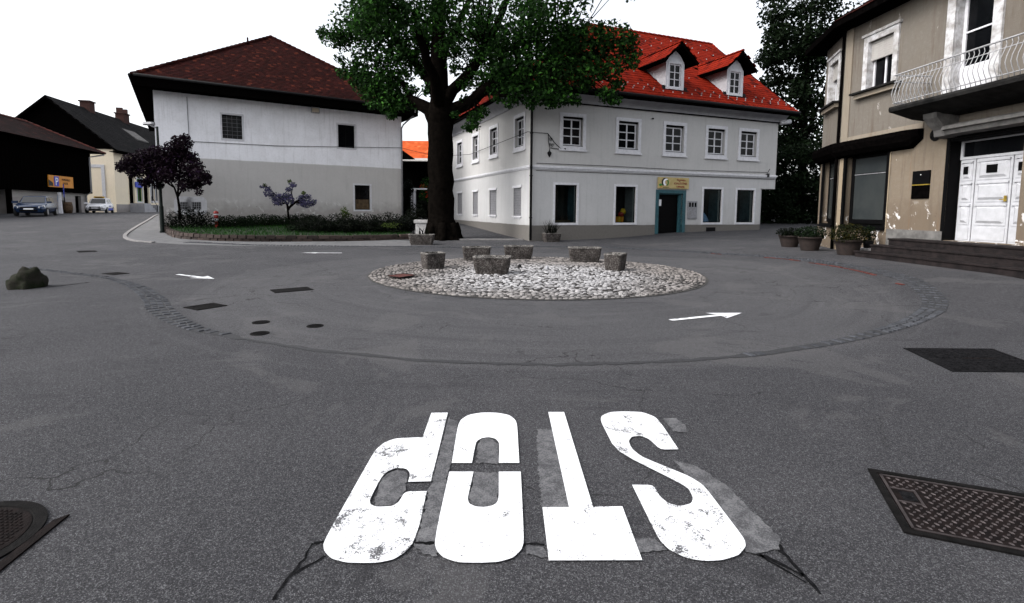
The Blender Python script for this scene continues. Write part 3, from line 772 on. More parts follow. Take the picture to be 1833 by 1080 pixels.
square_cover(ctr, xd, Ld-.07, Wd-.07, 'brown iron tread plate cover with worn raised studs at the right edge', 'iron_rust', 'manhole', 'access_cover', studs=.046, notch=True)
a, b, c_ = G(1617, 625), G(1745, 626), G(1705, 667); xd = (b-a).normalized(); yd = Vector((-xd.y, xd.x, 0)); Wd = abs((c_-a).dot(yd))
ctr = a+xd*(.5+.0)-yd*Wd/2+xd*-.02; ctr.z = g(ctr.x, ctr.y)
# this one is a slightly skewed plate: build it on its own corners
t = thing('access_cover', 'plain black iron cover plate set in the asphalt at the right', 'manhole cover', (a+c_)/2)
o = t.location; d2 = Vector((a.x+1.05, a.y, 0)); d3 = Vector((c_.x+1.05, c_.y, 0)); qs = [a, c_, d3, d2]
cc = sum((Vector((q.x, q.y, 0)) for q in qs), Vector())/4
def skew(k0, k1, z0, z1, mb):
    ring = lambda k, z: [(cc.x+(q.x-cc.x)*k-o.x, cc.y+(q.y-cc.y)*k-o.y, g(q.x, q.y)+z-o.z) for q in qs]
    mb.loft([ring(k0, z0), ring(k1, z1)], 0, (False, True))
mb = MB(); skew(1, 1, -.01, .008, mb); mb.build('frame', 'tar', t)
mb = MB(); skew(.93, .92, .008, .014, mb)
for i in range(15):                                  # ribs across the plate
    k = .06+.88*i/14; p0 = qs[0].lerp(qs[3], k); p1 = qs[1].lerp(qs[2], k)
    for e0, e1 in ((.06, .48), (.52, .94)):
        A_ = p0.lerp(p1, e0); B_ = p0.lerp(p1, e1); mb.loft([[(v.x+dx_-o.x, v.y-o.y, g(v.x, v.y)+zz_-o.z) for dx_, zz_ in ((-.012, .0135), (-.008, .021), (.008, .021), (.012, .0135))] for v in (A_, B_)])
mb.build('lid', 'tar', t)
mb = MB(); mb.box(cc.x-o.x-.12, cc.x-o.x+.22, cc.y-o.y-.012, cc.y-o.y+.012, .0142, .018); mb.build('handle_bar', 'iron_rust', t)
# round cover in a square frame at the lower left
qa, qb, qc = G(107, 914), G(86, 897), G(60, 892.5)
ax_, ay_, bx_, by_ = qb.x-qa.x, qb.y-qa.y, qc.x-qa.x, qc.y-qa.y; dd = 2*(ax_*by_-ay_*bx_)
ux_ = (by_*(ax_**2+ay_**2)-ay_*(bx_**2+by_**2))/dd; uy_ = (ax_*(bx_**2+by_**2)-bx_*(ax_**2+ay_**2))/dd
ctr = Vector((qa.x+ux_, qa.y+uy_, 0)); rad = min(.36, math.hypot(ux_, uy_))
t = thing('manhole_cover', 'rusty round cover in a square iron frame at the lower left corner', 'manhole cover', ctr)
cr = G(125, 924)-ctr; dr = (G(49, 986)-G(125, 924)).normalized(); dn = Vector((dr.y, -dr.x, 0))
if dn.dot(cr) > 0: dn = -dn
mb = MB(); P = [cr, cr+dr*.75, cr+dr*.75+dn*.05, cr+dn*.045+dr*.05]
mb.prism([(q.x, q.y, .002) for q in P], (0, 0, .0085)); mb.build('frame', 'iron_rust', t)
mb = MB(); mb.lathe([(rad, .002), (rad, .012), (rad-.05, .013), (rad-.055, .006)], n=52, sm=False); mb.build('rim', 'iron', t)
mb = MB(); mb.lathe([(rad-.06, .001), (rad-.06, .0095), (rad-.075, .011)], n=48, sm=False)
for i in range(-12, 13):
    for j in range(-12, 13):
        if math.hypot(i, j)*.024 < rad-.09: mb.box(i*.024-.007, i*.024+.007, j*.024-.007, j*.024+.007, .0108, .0145)
mb.build('lid', 'iron_rust', t)
def px_cover(px, label, m, bars=0, name='drain_cover'):
    q = [G(*p) for p in px]; c = sum(q, Vector())/4; x = ((q[1]-q[0])+(q[2]-q[3])); y = ((q[3]-q[0])+(q[2]-q[1]))
    xd = x.normalized(); return square_cover(c, xd, x.length/2, abs(y.dot(Vector((-xd.y, xd.x, 0))))/2, label, m, 'drain', name, bars=bars, group='iron covers in the left lane')
px_cover([(484, 519), (546, 514.5), (559, 518), (499, 523.5)], 'flat rectangular iron cover in the lane left of the cobbled island', 'iron')
px_cover([(337, 551), (383, 545), (398, 549), (352, 557)], 'sunken double drain grating near the left bend of the gutter', 'tar', 9)
px_cover([(191, 489), (214, 487), (223, 489.5), (200, 492)], 'small drain grating beside the white arrow on the left', 'tar', 7)
px_cover([(133, 449.5), (160, 448), (178, 449.3), (150, 451)], 'far rectangular iron cover on the road towards the parked cars', 'iron')
q = [G(692, 501), G(724, 496.5), G(745, 498), G(713, 503)]; c = sum(q, Vector())/4; c.z = g(c.x, c.y)+.085
square_cover(c, (q[1]-q[0]).normalized(), .5, .42, 'rust red iron cover among the cobbles of the island', 'brick_edge', 'manhole', 'access_cover')

# ------------------------------------------------------------------ stone planters
def rrect(L, W, r, z, n=6):
    out = []
    for cx, cy, a0 in ((L/2-r, W/2-r, 0), (-L/2+r, W/2-r, 90), (-L/2+r, -W/2+r, 180), (L/2-r, -W/2+r, 270)):
        for k in range(n): a = R_(a0+90*k/(n-1)); out.append((cx+r*math.cos(a), cy+r*math.sin(a), z))
    return out
def trough(px, L, W, Hh, rz, label, weeds=8, dz=0, group='concrete planters on the cobbled island', tall=0, yoff=None):
    p = G(*px) if yoff is None else yoff
    t = thing('stone_planter', label, 'planter', (p.x, p.y, g(p.x, p.y)+dz), R_(rz), group)
    mb = MB(); prof = [(.83, -.03), (.84, .02), (.87, .06), (.955, Hh*.5), (.985, Hh*.85), (1.0, Hh*.92)]
    mb.loft([rrect(L*k, W*k, min(L, W)*.16*k, z) for k, z in prof], 0, (True, False)); mb.build('basin', 'agg', t)
    mb = MB(); mb.loft([rrect(L*k, W*k, min(L, W)*.16*k, z) for k, z in ((1.0, Hh*.921), (1.025, Hh*.95), (1.02, Hh), (.90, Hh+.004), (.87, Hh-.03), (.85, Hh-.09))], 0, (False, False)); mb.build('rim', 'agg_rim', t)
    mb = MB(); mb.loft([rrect(L*.86, W*.86, .05, Hh-.07), rrect(L*.5, W*.5, .05, Hh-.045)], 0, (False, True)); mb.build('soil', 'soil', t)
    if weeds:
        mb = MB()
        mb.cloud((random.uniform(-.1, .1)*L, 0, Hh-.05), (L*.36, W*.34, .05), weeds*14, .055)
        for i in range(tall):
            b = Vector((random.uniform(-.3, .3)*L, random.uniform(-.25, .25)*W, Hh-.08)); d = Vector((random.gauss(0, .22), random.gauss(0, .22), 1)).normalized(); l = random.uniform(.3, .62)*(1.35 if tall > 20 else .8)
            s = d.orthogonal().normalized()*.03
            mb.add([b-s, b+s, b+d*l*.6+s*.8+Vector((0, 0, 0)), b+d*l*.6-s*.8, b+d*l+Vector((d.x, d.y, 0))*.15], [(0, 1, 2, 3), (3, 2, 4)])
        mb.build('foliage', 'leaf_shrub', t)
    return t
trough((775, 484), .56, .50, .43, 28, 'square concrete planter at the left end of the group on the island', 10, .05)
trough((853, 469), .86, .46, .43, 4, 'long concrete planter at the back left of the island', 6, .05)
trough((881, 495), .88, .52, .44, -3, 'largest long concrete planter at the front of the island', 6, .06)
trough((928, 466), .92, .46, .43, 2, 'long concrete planter at the back of the island, just behind the largest one', 8, .05)
trough((1046, 472), .96, .48, .46, -3, 'brownish long concrete planter right of centre on the island', 5, .05)
trough((1101, 488), .60, .46, .46, 62, 'square concrete planter at the right end of the group on the island', 10, .05)
trough((755, 437), 1.12, .55, .46, 3, 'long concrete planter with a green plant beside the big tree trunk', 14, 0, 'planters beside the buildings', 10)
trough((987, 432), .86, .5, .42, 18, 'concrete planter with spiky leaves in front of the first shop window', 8, 0, 'planters beside the buildings', 46)
for px, lb in (((930, 485), 'small dark stub sticking up from the cobbles right of the front planter'), ((979, 488), 'pale grey stub sticking up from the cobbles at the island centre')):
    p = G(*px); mb = MB(); mb.lathe([(.045, -.02), (.05, .03), (.04, .09), (.018, .11)], n=10)
    o = mb.build('ground_stub', 'dark_metal' if px[0] < 950 else 'grey_metal'); o.location = (p.x, p.y, .075); tag(o, lb, 'stub')

def pot(px, r, h, label, leafm, n, up, m='pot_clay', size=.07, spread=1.35, group='clay pots in front of the beige house'):
    p = G(*px); t = thing('flower_pot', label, 'flower pot', p, 0, group)
    mb = MB(); mb.lathe([(r*.72, -.02), (r*.74, .02), (r*.92, h*.6), (r*1.0, h*.86), (r*1.07, h*.88), (r*1.07, h), (r*.95, h), (r*.93, h-.06), (.01, h-.06)], n=26); mb.build('basin', m, t)
    mb = MB(); mb.cloud((0, 0, h+up*.35), (r*spread, r*spread, up*.75), n, size)
    for i in range(10):
        a = random.uniform(0, 6.28); mb.tube([(0, 0, h-.06), (r*.6*math.cos(a), r*.6*math.sin(a), h+up*.4)], .006, 4)
    mb.build('plant', leafm, t); return t
pot((1413, 441), .36, .42, 'clay pot with a low dark green plant, leftmost of the row', 'leaf_shrub', 900, .26)
pot((1449, 447.5), .36, .46, 'clay pot with a dark bushy plant standing just right of the first pot', 'leaf_dark', 1100, .34)
pot((1517, 455.5), .36, .46, 'clay pot with a wide bush of yellowish tips by the shop window', 'leaf_rust', 1500, .46, spread=1.5)

# boulder at the left edge
p = G(42, 516); mb = MB(); bm = bmesh.new(); bmesh.ops.create_icosphere(bm, subdivisions=4, radius=1)
from mathutils import noise as mn
for v in bm.verts:
    k = 1+.30*mn.noise(v.co*1.7)+.12*abs(mn.noise(v.co*4.3))+.06*mn.noise(v.co*11); v.co = Vector((v.co.x*.26*k, v.co.y*.30*k, max(-.1, v.co.z*.40*k)))
bm.verts.index_update(); mb.add([v.co for v in bm.verts], [[v.index for v in f.verts] for f in bm.faces], 0, True); bm.free()
M['mossy'] = mat('mossy_stone', (.020, .018, .015), (.008, .011, .005), 7, .95, .9, 30, .1)
o = mb.build('boulder', 'mossy'); o.location = (p.x-.02, p.y+.15, -.02); tag(o, 'dark mossy boulder at the left edge of the road', 'boulder')
# ------------------------------------------------------------------ two-tone house on the left
K_ = 1.1224
aA = at(285, 385, 27.5); bA = at(720, 388, 34.8)
LA = math.hypot(bA.x-aA.x, bA.y-aA.y); angA = math.atan2(bA.y-aA.y, bA.x-aA.x)
hA = thing('plaster_house', 'white and grey two-tone plaster house under a dark tiled hip roof', 'house', (aA.x, aA.y, 0), angA)
u = lambda v: v*K_
zz = lambda z: 1.6+(z-1.6)*K_
DA = 18.0; TOPA = zz(7.03)
holes = [(u(2.76), u(3.64), zz(5.03), zz(6.19)), (u(8.36), u(9.28), zz(4.98), zz(6.23)), (u(9.22), u(10.1), zz(1.54), zz(2.93))]
mb = MB(); wall_holes(mb, ID, 0, LA, -.3, TOPA, holes, .22)
wall_holes(mb, Frame((0, DA, 0), (0, -1)), 0, DA, -.3, TOPA, [], .2); wall_holes(mb, Frame((LA, 0, 0), (0, 1)), 0, DA, -.3, TOPA, [(3, 4, 4.2, 5.5), (8, 9, 4.2, 5.5)], .2)
wall_holes(mb, Frame((LA, DA, 0), (-1, 0)), 0, LA, -.3, TOPA, [], .2)
mb.build('wall', 'plA', hA)
ov = .98; ez = zz(7.44)
E0 = [(-.8, -ov, ez), (LA+.75, -ov, ez), (LA+.75, DA+ov, ez), (-.8, DA+ov, ez)]
ax = 5.75*K_; ay = 5.0; az = zz(11.62)
ap1 = (ax, ay, az); ap2 = (ax, DA-ay, az)
mb = MB(); tile_roof(mb, [E0[0], E0[1], ap1], .19, .17)
tile_roof(mb, [E0[1], E0[2], ap2, ap1], .38, .34); tile_roof(mb, [E0[3], E0[0], ap1, ap2], .38, .34); mb.poly([E0[2], E0[3], ap2], 1)
roofA = mb.build('roof', ['tilesA', 'wood_dark'], hA, fix=False)
mb = MB()
for a, b in ((E0[0], ap1), (E0[1], ap1), (ap1, ap2)): ridge_caps(mb, a, b, .13, .36)
mb.tube([(ax-1.55, ay-1.5, az-1.15), (ax-1.55, ay-1.5, az-.72)], .05, 8); mb.build('ridge_tile_row', 'tilesA', roofA)
mb = MB()                                           # boarded soffit and fascia
mb.box(-.78, LA+.73, -ov+.02, 0, TOPA-.02, TOPA+.05); mb.box(-.78, 0, 0, DA, TOPA-.02, TOPA+.05); mb.box(LA, LA+.73, 0, DA, TOPA-.02, TOPA+.05)
mb.box(-.8, LA+.75, -ov-.03, -ov+.017, TOPA-.06, ez+.02); mb.box(-.83, -.803, -ov-.03, DA+.5, TOPA-.06, ez+.02); mb.box(LA+.753, LA+.78, -ov-.03, DA+.5, TOPA-.06, ez+.02)
mb.box(0, LA, -.05, -.003, TOPA-.03, TOPA-.021)
mb.build('soffit', 'wood_dark', hA)
mb = MB(); mb.tube([(-.75, -ov-.1, ez-.02), (LA+.7, -ov-.1, ez-.06)], .075, 10); mb.tube([(-.9, -ov, ez-.04), (-.9, DA*.6, ez-.05)], .075, 10); mb.build('gutter', 'dark_metal', hA)
mb = MB(); mb.tube([(LA+.6, -ov-.1, ez-.1), (LA+.55, -ov+.1, ez-.45), (LA+.1, -.12, TOPA-.55), (LA-.02, -.1, TOPA-.8), (LA-.02, -.1, .3)], .05, 10); mb.build('downpipe', 'grey_metal', hA)
def win_plain(h, hole, yk, m, bars=None, sw=.09, board=None, name='window'):
    a, b, c, d = hole; mb = MB(); surround(mb, ID, a, b, c, d, sw, -.025, .06); w = mb.build(name, 'white', h)
    mb = MB(); sash(mb, ID, a, b, c, d, yk, 2, 1, .055, .03); mb.build('sash', 'frame_dark', w)
    mb = MB(); mb.box(a, b, yk+.045, yk+.055, c, d); mb.build('pane', m, w)
    if bars:
        mb = MB()
        for i in range(1, 6): z = c+(d-c)*i/6; mb.tube([(a, yk-.05, z), (b, yk-.05, z)], .008, 5)
        for i in range(1, 4): x = a+(b-a)*i/4; mb.tube([(x, yk-.05, c), (x, yk-.05, d)], .008, 5)
        mb.build('grille', 'grey_metal', w)
    if board:
        mb = MB()
        for i in range(4): x0 = a+.06+(b-a-.12)*i/4; mb.box(x0, x0+(b-a-.12)/4-.008, yk-.03, yk-.004, c+.05, c+(d-c)*board)
        mb.build('board', 'board', w)
win_plain(hA, holes[0], .12, 'pane', True); win_plain(hA, holes[1], .12, 'pane'); win_plain(hA, holes[2], .13, 'pane', None, .10, .42)
# whitewashed cellar vents
for x0, x1 in ((.86, 1.18), (1.33, 1.72)):
    x0, x1 = u(x0), u(x1); z0, z1 = zz(1.50), zz(1.86); mb = MB()
    P = [(x0-.28*math.cos(t) if math.cos(t) > 0 else x1-.28*math.cos(t), -.006, (z1 if math.sin(t) > 0 else z0)+.30*math.sin(t)) for t in [2*math.pi*k/20+.1 for k in range(20)]]
    mb.prism(P, (0, .004, 0)); v = mb.build('cellar_vent', 'white', hA)
    mb = MB(); mb.box(x0, x1, -.012, -.0065, z0, z1, 0)
    for i in range(5): x = x0+(x1-x0)*(i+.5)/5; mb.box(x-.012, x+.012, -.022, -.0125, z0, z1, 1)
    for i in range(4): z = z0+(z1-z0)*(i+.5)/4; mb.box(x0, x1, -.026, -.0225, z-.01, z+.01, 1)
    mb.build('grille', ['frame_dark', 'grey_metal'], v)
def on_house(name, label, cat, h, x, y, z, group=None, extra=0):
    c, s = math.cos(h.rotation_euler.z), math.sin(h.rotation_euler.z)
    return thing(name, label, cat, (h.location.x+c*x-s*y, h.location.y+s*x+c*y, h.location.z+z), h.rotation_euler.z+extra, group)
t = on_house('meter_box', 'small cream cabinet high on the wall just under the dark eaves', 'cabinet', hA, u(7.17), 0, zz(6.70))
mb = MB(); mb.box(-.24, .24, -.16, -.002, 0, .34, 0, bev=.012); mb.build('case', 'white_old', t); mb = MB(); mb.box(-.2, .2, -.168, -.161, .04, .28, 0); mb.build('door', 'plCream', t)
mb = MB(); mb.tube([(u(1.33), -.02, TOPA-.2), (u(1.34), -.02, zz(4.74)), (u(1.36), -.02, 2.6)], .016, 6)
w1 = mb.build('wall_cable', 'wire_grey'); w1.location = hA.location; w1.rotation_euler = hA.rotation_euler; tag(w1, 'thin vertical cable down the white wall near its left corner', 'cable')

# ------------------------------------------------------------------ corner house with the red roof
oB = Vector((.83, 25, 0)); angB = math.atan2(6, 14.89)
hB = thing('corner_house', 'pale grey two-storey corner house with bright red roof and two dormers', 'house', oB, angB)
LB = 15.9; DB = 14.4; LL = 15.15; ZS = 3.65
UP = [(1.71, 2.83), (4.90, 6.10), (7.84, 9.05), (10.70, 11.90), (13.07, 14.28)]
uh = [(a, b, 4.75, 6.17) for a, b in UP]
SH = [(1.34, 2.55), (4.82, 6.05), (10.55, 11.85), (12.98, 14.27)]
sh = [(a, b, .98, 2.85) for a, b in SH]
door = (7.52, 9.12, .36, 2.55)
CUTZ = 2.95
mb = MB()
wall_holes(mb, ID, 0, LB, CUTZ, 7.0, uh, .24)
wall_holes(mb, ID, 0, LL-.5, -.2, CUTZ, sh+[door], .28)
# rounded lower corner and the jutting upper storey
ring = [(LL-.5+.5*math.sin(t), .5-.5*math.cos(t)) for t in [math.pi/2*k/8 for k in range(9)]]
for i in range(8):
    (x0, y0), (x1, y1) = ring[i], ring[i+1]; mb.quad((x0, y0, -.2), (x1, y1, -.2), (x1, y1, CUTZ), (x0, y0, CUTZ))
wall_holes(mb, Frame((LL, .5, 0), (0, 1)), 0, DB-.5, -.2, CUTZ, [], .2); wall_holes(mb, Frame((LB, 0, 0), (0, 1)), 0, DB, CUTZ, 7.0, [(3, 4, 4.7, 6.2)], .24)
mb.poly([(0, 0, CUTZ), (LL-.5, 0, CUTZ), *[(x, y, CUTZ) for x, y in ring[1:]], (LL, DB, CUTZ), (LB, DB, CUTZ), (LB, 0, CUTZ)])
VU = [(.80, 1.92), (4.60, 5.74), (7.97, 9.05), (11.50, 12.66)]
VL = [(1.10, 2.12), (4.68, 5.86), (8.06, 9.06), (11.55, 12.63)]
fl = Frame((0, DB, 0), (0, -1)); vh = [(DB-b, DB-a, 4.75, 6.20) for a, b in VU]; vl = [(DB-b, DB-a, 1.30, 2.72) for a, b in VL]
wall_holes(mb, fl, 0, DB, -.2, 7.0, vh+vl, .2)
wall_holes(mb, Frame((LB, DB, 0), (-1, 0)), 0, LB, -.2, 7.0, [], .2)
mb.quad((0, 0, 7.0), (LB, 0, 7.0), (LB, DB, 7.0), (0, DB, 7.0))
mb.build('wall', 'plB', hB)
# coved cornice, string course
mb = MB()
prof = [(.0, 6.80), (-.05, 6.80), (-.05, 6.88)]+[(-.05-.50*(1-math.cos(t)), 6.90+.36*math.sin(t)) for t in [math.pi/2*k/8 for k in range(1, 9)]]+[(-.57, 7.32), (0, 7.32)]
def around(prof, x0, x1):                              # sweep front then left side, mitred at the left corner
    rings = []
    rings.append([(x1, y, z) for y, z in prof]); rings.append([(y, y, z) for y, z in prof]); rings.append([(y, DB, z) for y, z in prof])
    return rings
mb.loft(around(prof, 0, LB+.5)); mb.build('cornice', 'cornice', hB)
mb = MB(); prof = [(0, 3.56), (-.05, 3.58), (-.05, 3.62), (-.09, 3.64), (-.09, 3.73), (0, 3.76)]
mb.loft(around(prof, 0, LB)); mb.build('string_course', 'white', hB)
mb = MB(); mb.tube([(.3, -.06, 3.84), (4, -.06, 3.86), (9, -.06, 3.83), (15.2, -.06, 3.90)], .014, 6); mb.tube([(15.2, -.06, 3.9), (15.3, -.1, 4.1)], .02, 5); mb.box(15.12, 15.3, -.1, -.03, 3.62, 3.84); mb.tube([(.3, -.035, 3.50), (8, -.035, 3.51), (15.8, -.035, 3.52)], .012, 5)
mb.build('wall_cable', 'wire', hB)
mb = MB(); mb.tube([(LB+.05, -.1, 6.82), (LB+.35, -.15, 6.86), (LB+.7, -.2, 6.9)], .13, 14); mb.build('duct', 'white', hB)
def win6(fr, hole, h):
    a, b, c, d = hole; mb = MB(); surround(mb, fr, a, b, c, d, .17, -.035, .0); mb.box(a-.22, b+.22, -.09, -.036, c-.25, c-.172, 0, fr); w = mb.build('window', 'white', h)
    mb = MB(); mb.box(a-.0, b+.0, -.02, .1, c-.0, c+.035, 0, fr); mb.build('sill', 'frame_dark', w); mb = MB(); mb.box(a, b, .05, .2, d-.09, d-.001, 0, fr); mb.build('lintel', 'frame_dark', w)
    mb = MB(); sash(mb, fr, a+.02, b-.06, c+.04, d-.09, .11, 2, 3, .065, .032, .05); mb.build('sash', 'white', w)
    mb = MB(); mb.box(a+.005, b-.005, .155, .165, c+.036, d-.01, 0, fr); mb.build('pane', 'pane', w)
for h_ in uh: win6(ID, h_, hB)
for h_ in vh: win6(fl, h_, hB)
for a, b, c, d in vl:                                   # white lattice-shuttered windows on the side
    mb = MB(); mb.box(a-.08, b+.08, -.05, -.0, d+.0, d+.12, 0, fl); mb.box(a-.1, b+.1, -.06, 0, c-.07, c, 0, fl)
    for q in range(4): x = a+(b-a)*(q+.5)/4; mb.box(x-.05, x+.05, -.055, -.002, c-.13-.04*(q % 2), c-.072, 0, fl)
    w = mb.build('lattice_window', 'white', hB)
    mb = MB()
    for q in range(9): x = a+(b-a)*q/8; mb.box(x-.012, x+.012, .02, .035, c, d, 0, fl)
    for q in range(12): z = c+(d-c)*q/11; mb.box(a, b, .036, .05, z-.012, z+.012, 0, fl)
    mb.build('lattice', 'grey_metal', w); mb = MB(); mb.box(a, b, .07, .08, c, d, 0, fl); mb.build('shutter', 'cornice', w)
# shop windows: glass in front of a shallow display bay
def shopwin(h_, curtain):
    a, b, c, d = h_; mb = MB(); surround(mb, ID, a, b, c, d, .11, -.03, 0); w = mb.build('shop_window', 'white', hB)
    mb = MB(); surround(mb, ID, a+.045, b-.045, c+.045, d-.045, .044, .06, .1); mb.build('frame', 'frame_dark', w)
    mb = MB(); mb.box(a+.045, b-.045, .075, .08, c+.045, d-.045); mb.build('pane', 'glass', w)
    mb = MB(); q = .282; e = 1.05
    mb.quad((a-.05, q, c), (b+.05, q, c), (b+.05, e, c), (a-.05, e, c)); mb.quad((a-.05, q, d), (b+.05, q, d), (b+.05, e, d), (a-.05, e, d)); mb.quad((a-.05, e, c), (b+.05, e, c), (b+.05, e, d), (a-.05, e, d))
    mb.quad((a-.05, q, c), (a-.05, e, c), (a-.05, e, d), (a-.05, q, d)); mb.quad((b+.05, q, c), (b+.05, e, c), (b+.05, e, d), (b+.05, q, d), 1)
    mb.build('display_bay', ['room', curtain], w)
for h_, c_ in zip(sh, ('teal_cloth', 'grey_metal', 'teal_cloth', 'teal_cloth')): shopwin(h_, c_)
# doorway
a, b, c, d = door; mb = MB(); surround(mb, ID, a, b, c, d, .19, -.04, .10, bottom=False); dr = mb.build('doorway', 'teal', hB)
mb = MB(); mb.box(a, a+.06, .101, .279, c, d); mb.box(b-.14, b, .101, .279, c, d); mb.box(a+.06, b-.14, .101, .279, d-.06, d); mb.build('jamb', 'teal', dr)
mb = MB(); mb.box(a+.06, b-.14, .24, .28, c+.02, d-.06); mb.box(a+.12, b-.2, .225, .239, c+.15, c+.85); mb.box(a+.12, b-.2, .225, .239, c+1.0, d-.16); mb.build('door', 'frame_dark', dr)
mb = MB(); mb.box(a+.1, a+.34, .20, .206, 1.88, 2.22); mb.build('notice', 'white_txt', dr)
mb = MB(); mb.box(a-.2, b+.2, -.35, -.041, c-.16, c-.03); mb.build('doorstep', 'kerb', hB)
# roof
ez = 7.36; ovB = .68; xr0, xr1 = -.7, 16.65; ry, rz_ = 7.3, 13.55
e0, e1, e2, e3 = (xr0, -ovB, ez), (xr1, -ovB, ez), (xr1, DB+.5, ez+.3), (xr0, DB+.5, ez+.3)
r0, r1 = (7.2, ry, rz_), (17.35, ry, rz_)
DX = [(8.55, .28), (12.82, .36)]
def in_dormer(p): return any(abs(p.x-dx) < .62 and dy < p.y < 3.2 for dx, dy in DX)
mb = MB(); tile_roof(mb, [e0, e1, r1, r0], .20, .31, skip=in_dormer); tile_roof(mb, [e3, e0, r0], .3, .31); mb.poly([e1, e2, r1], 1); mb.poly([e2, e3, r0, r1], 1)
rf = mb.build('roof', ['tilesB', 'wood_dark'], hB, fix=False)
mb = MB(); ridge_caps(mb, r0, r1, .12, .38); ridge_caps(mb, e0, r0, .12, .38); ridge_caps(mb, e1, (xr1+.24, 2.9, 9.83), .10, .38); ridge_caps(mb, (xr1+.24, 2.9, 9.83), r1, .10, .38); mb.build('ridge_tile_row', 'tilesB', rf)
n_ = Vector((0, -(rz_-ez), ry+ovB)).normalized(); sl = math.hypot(rz_-ez, ry+ovB); v_ = Vector((0, (ry+ovB)/sl, (rz_-ez)/sl))
mb = MB()
for i in range(26):
    for s_ in (0.75, 1.0, 1.35, 3.0, 4.3, 5.6, 6.6, 7.6, 8.4, 9.2):
        if s_ > 1.4 and i % 2: continue
        x = .6+i*.63+(.2 if s_ == 1.0 else 0)
        p = Vector((x, -ovB, ez))+v_*s_
        if any(abs(p.x-dx) < 1.25 and dy-.2 < p.y < 3.6 for dx, dy in DX): continue
        if x < 7.2*s_/sl: continue
        mb.box(p.x-.022, p.x+.022, p.y-.02, p.y+.02, p.z+.02, p.z+.085)
sg = mb.build('snow_guards', 'white_metal', rf); sg['kind'] = 'stuff'
mb = MB(); mb.box(xr0, xr1, -ovB+.0, -.1, ez-.06, ez-.01); mb.box(xr0, xr1+.02, -ovB-.03, -ovB-.003, ez-.24, ez+.03); mb.box(-.06, LB+.5, -.075, -.052, 6.775, 6.835); mb.box(xr0-.03, xr0-.003, -ovB, DB+.5, ez-.1, ez+.03); mb.box(xr0, 0, -.1, DB+.4, ez-.06, ez-.01)
for sgn in (0,):                                        # bargeboard under the right verge
    mb.prism([(xr1-.03, -ovB-.03, ez-.1), (xr1+.02, -ovB-.03, ez+.02), (r1[0]+.02, ry, rz_+.02), (r1[0]-.03, ry, rz_-.24)], (-.06, 0, 0))
mb.poly([(LB, 0, 7.0), (LB, DB, 7.0), (LB+.3, ry, rz_-.3)])
mb.build('soffit', 'wood_dark', hB)
mb = MB(); mb.tube([(xr0, -ovB-.11, ez-.0), (xr1, -ovB-.11, ez-.05)], .085, 12); mb.build('gutter', 'dark_metal', hB)
mb = MB(); mb.tube([(xr0+.1, -ovB-.1, ez-.08), (.0, -.62, 7.0), (-.02, -.35, 6.75), (-.02, -.17, 6.45), (-.02, -.15, 5), (-.02, -.15, .15)], .062, 12)
for z in (1.2, 3.2, 5.2): mb.lathe([(.08, z), (.08, z+.06)], c=(-.02, -.15, 0), n=12)
mb.build('downpipe', 'dark_metal', hB)
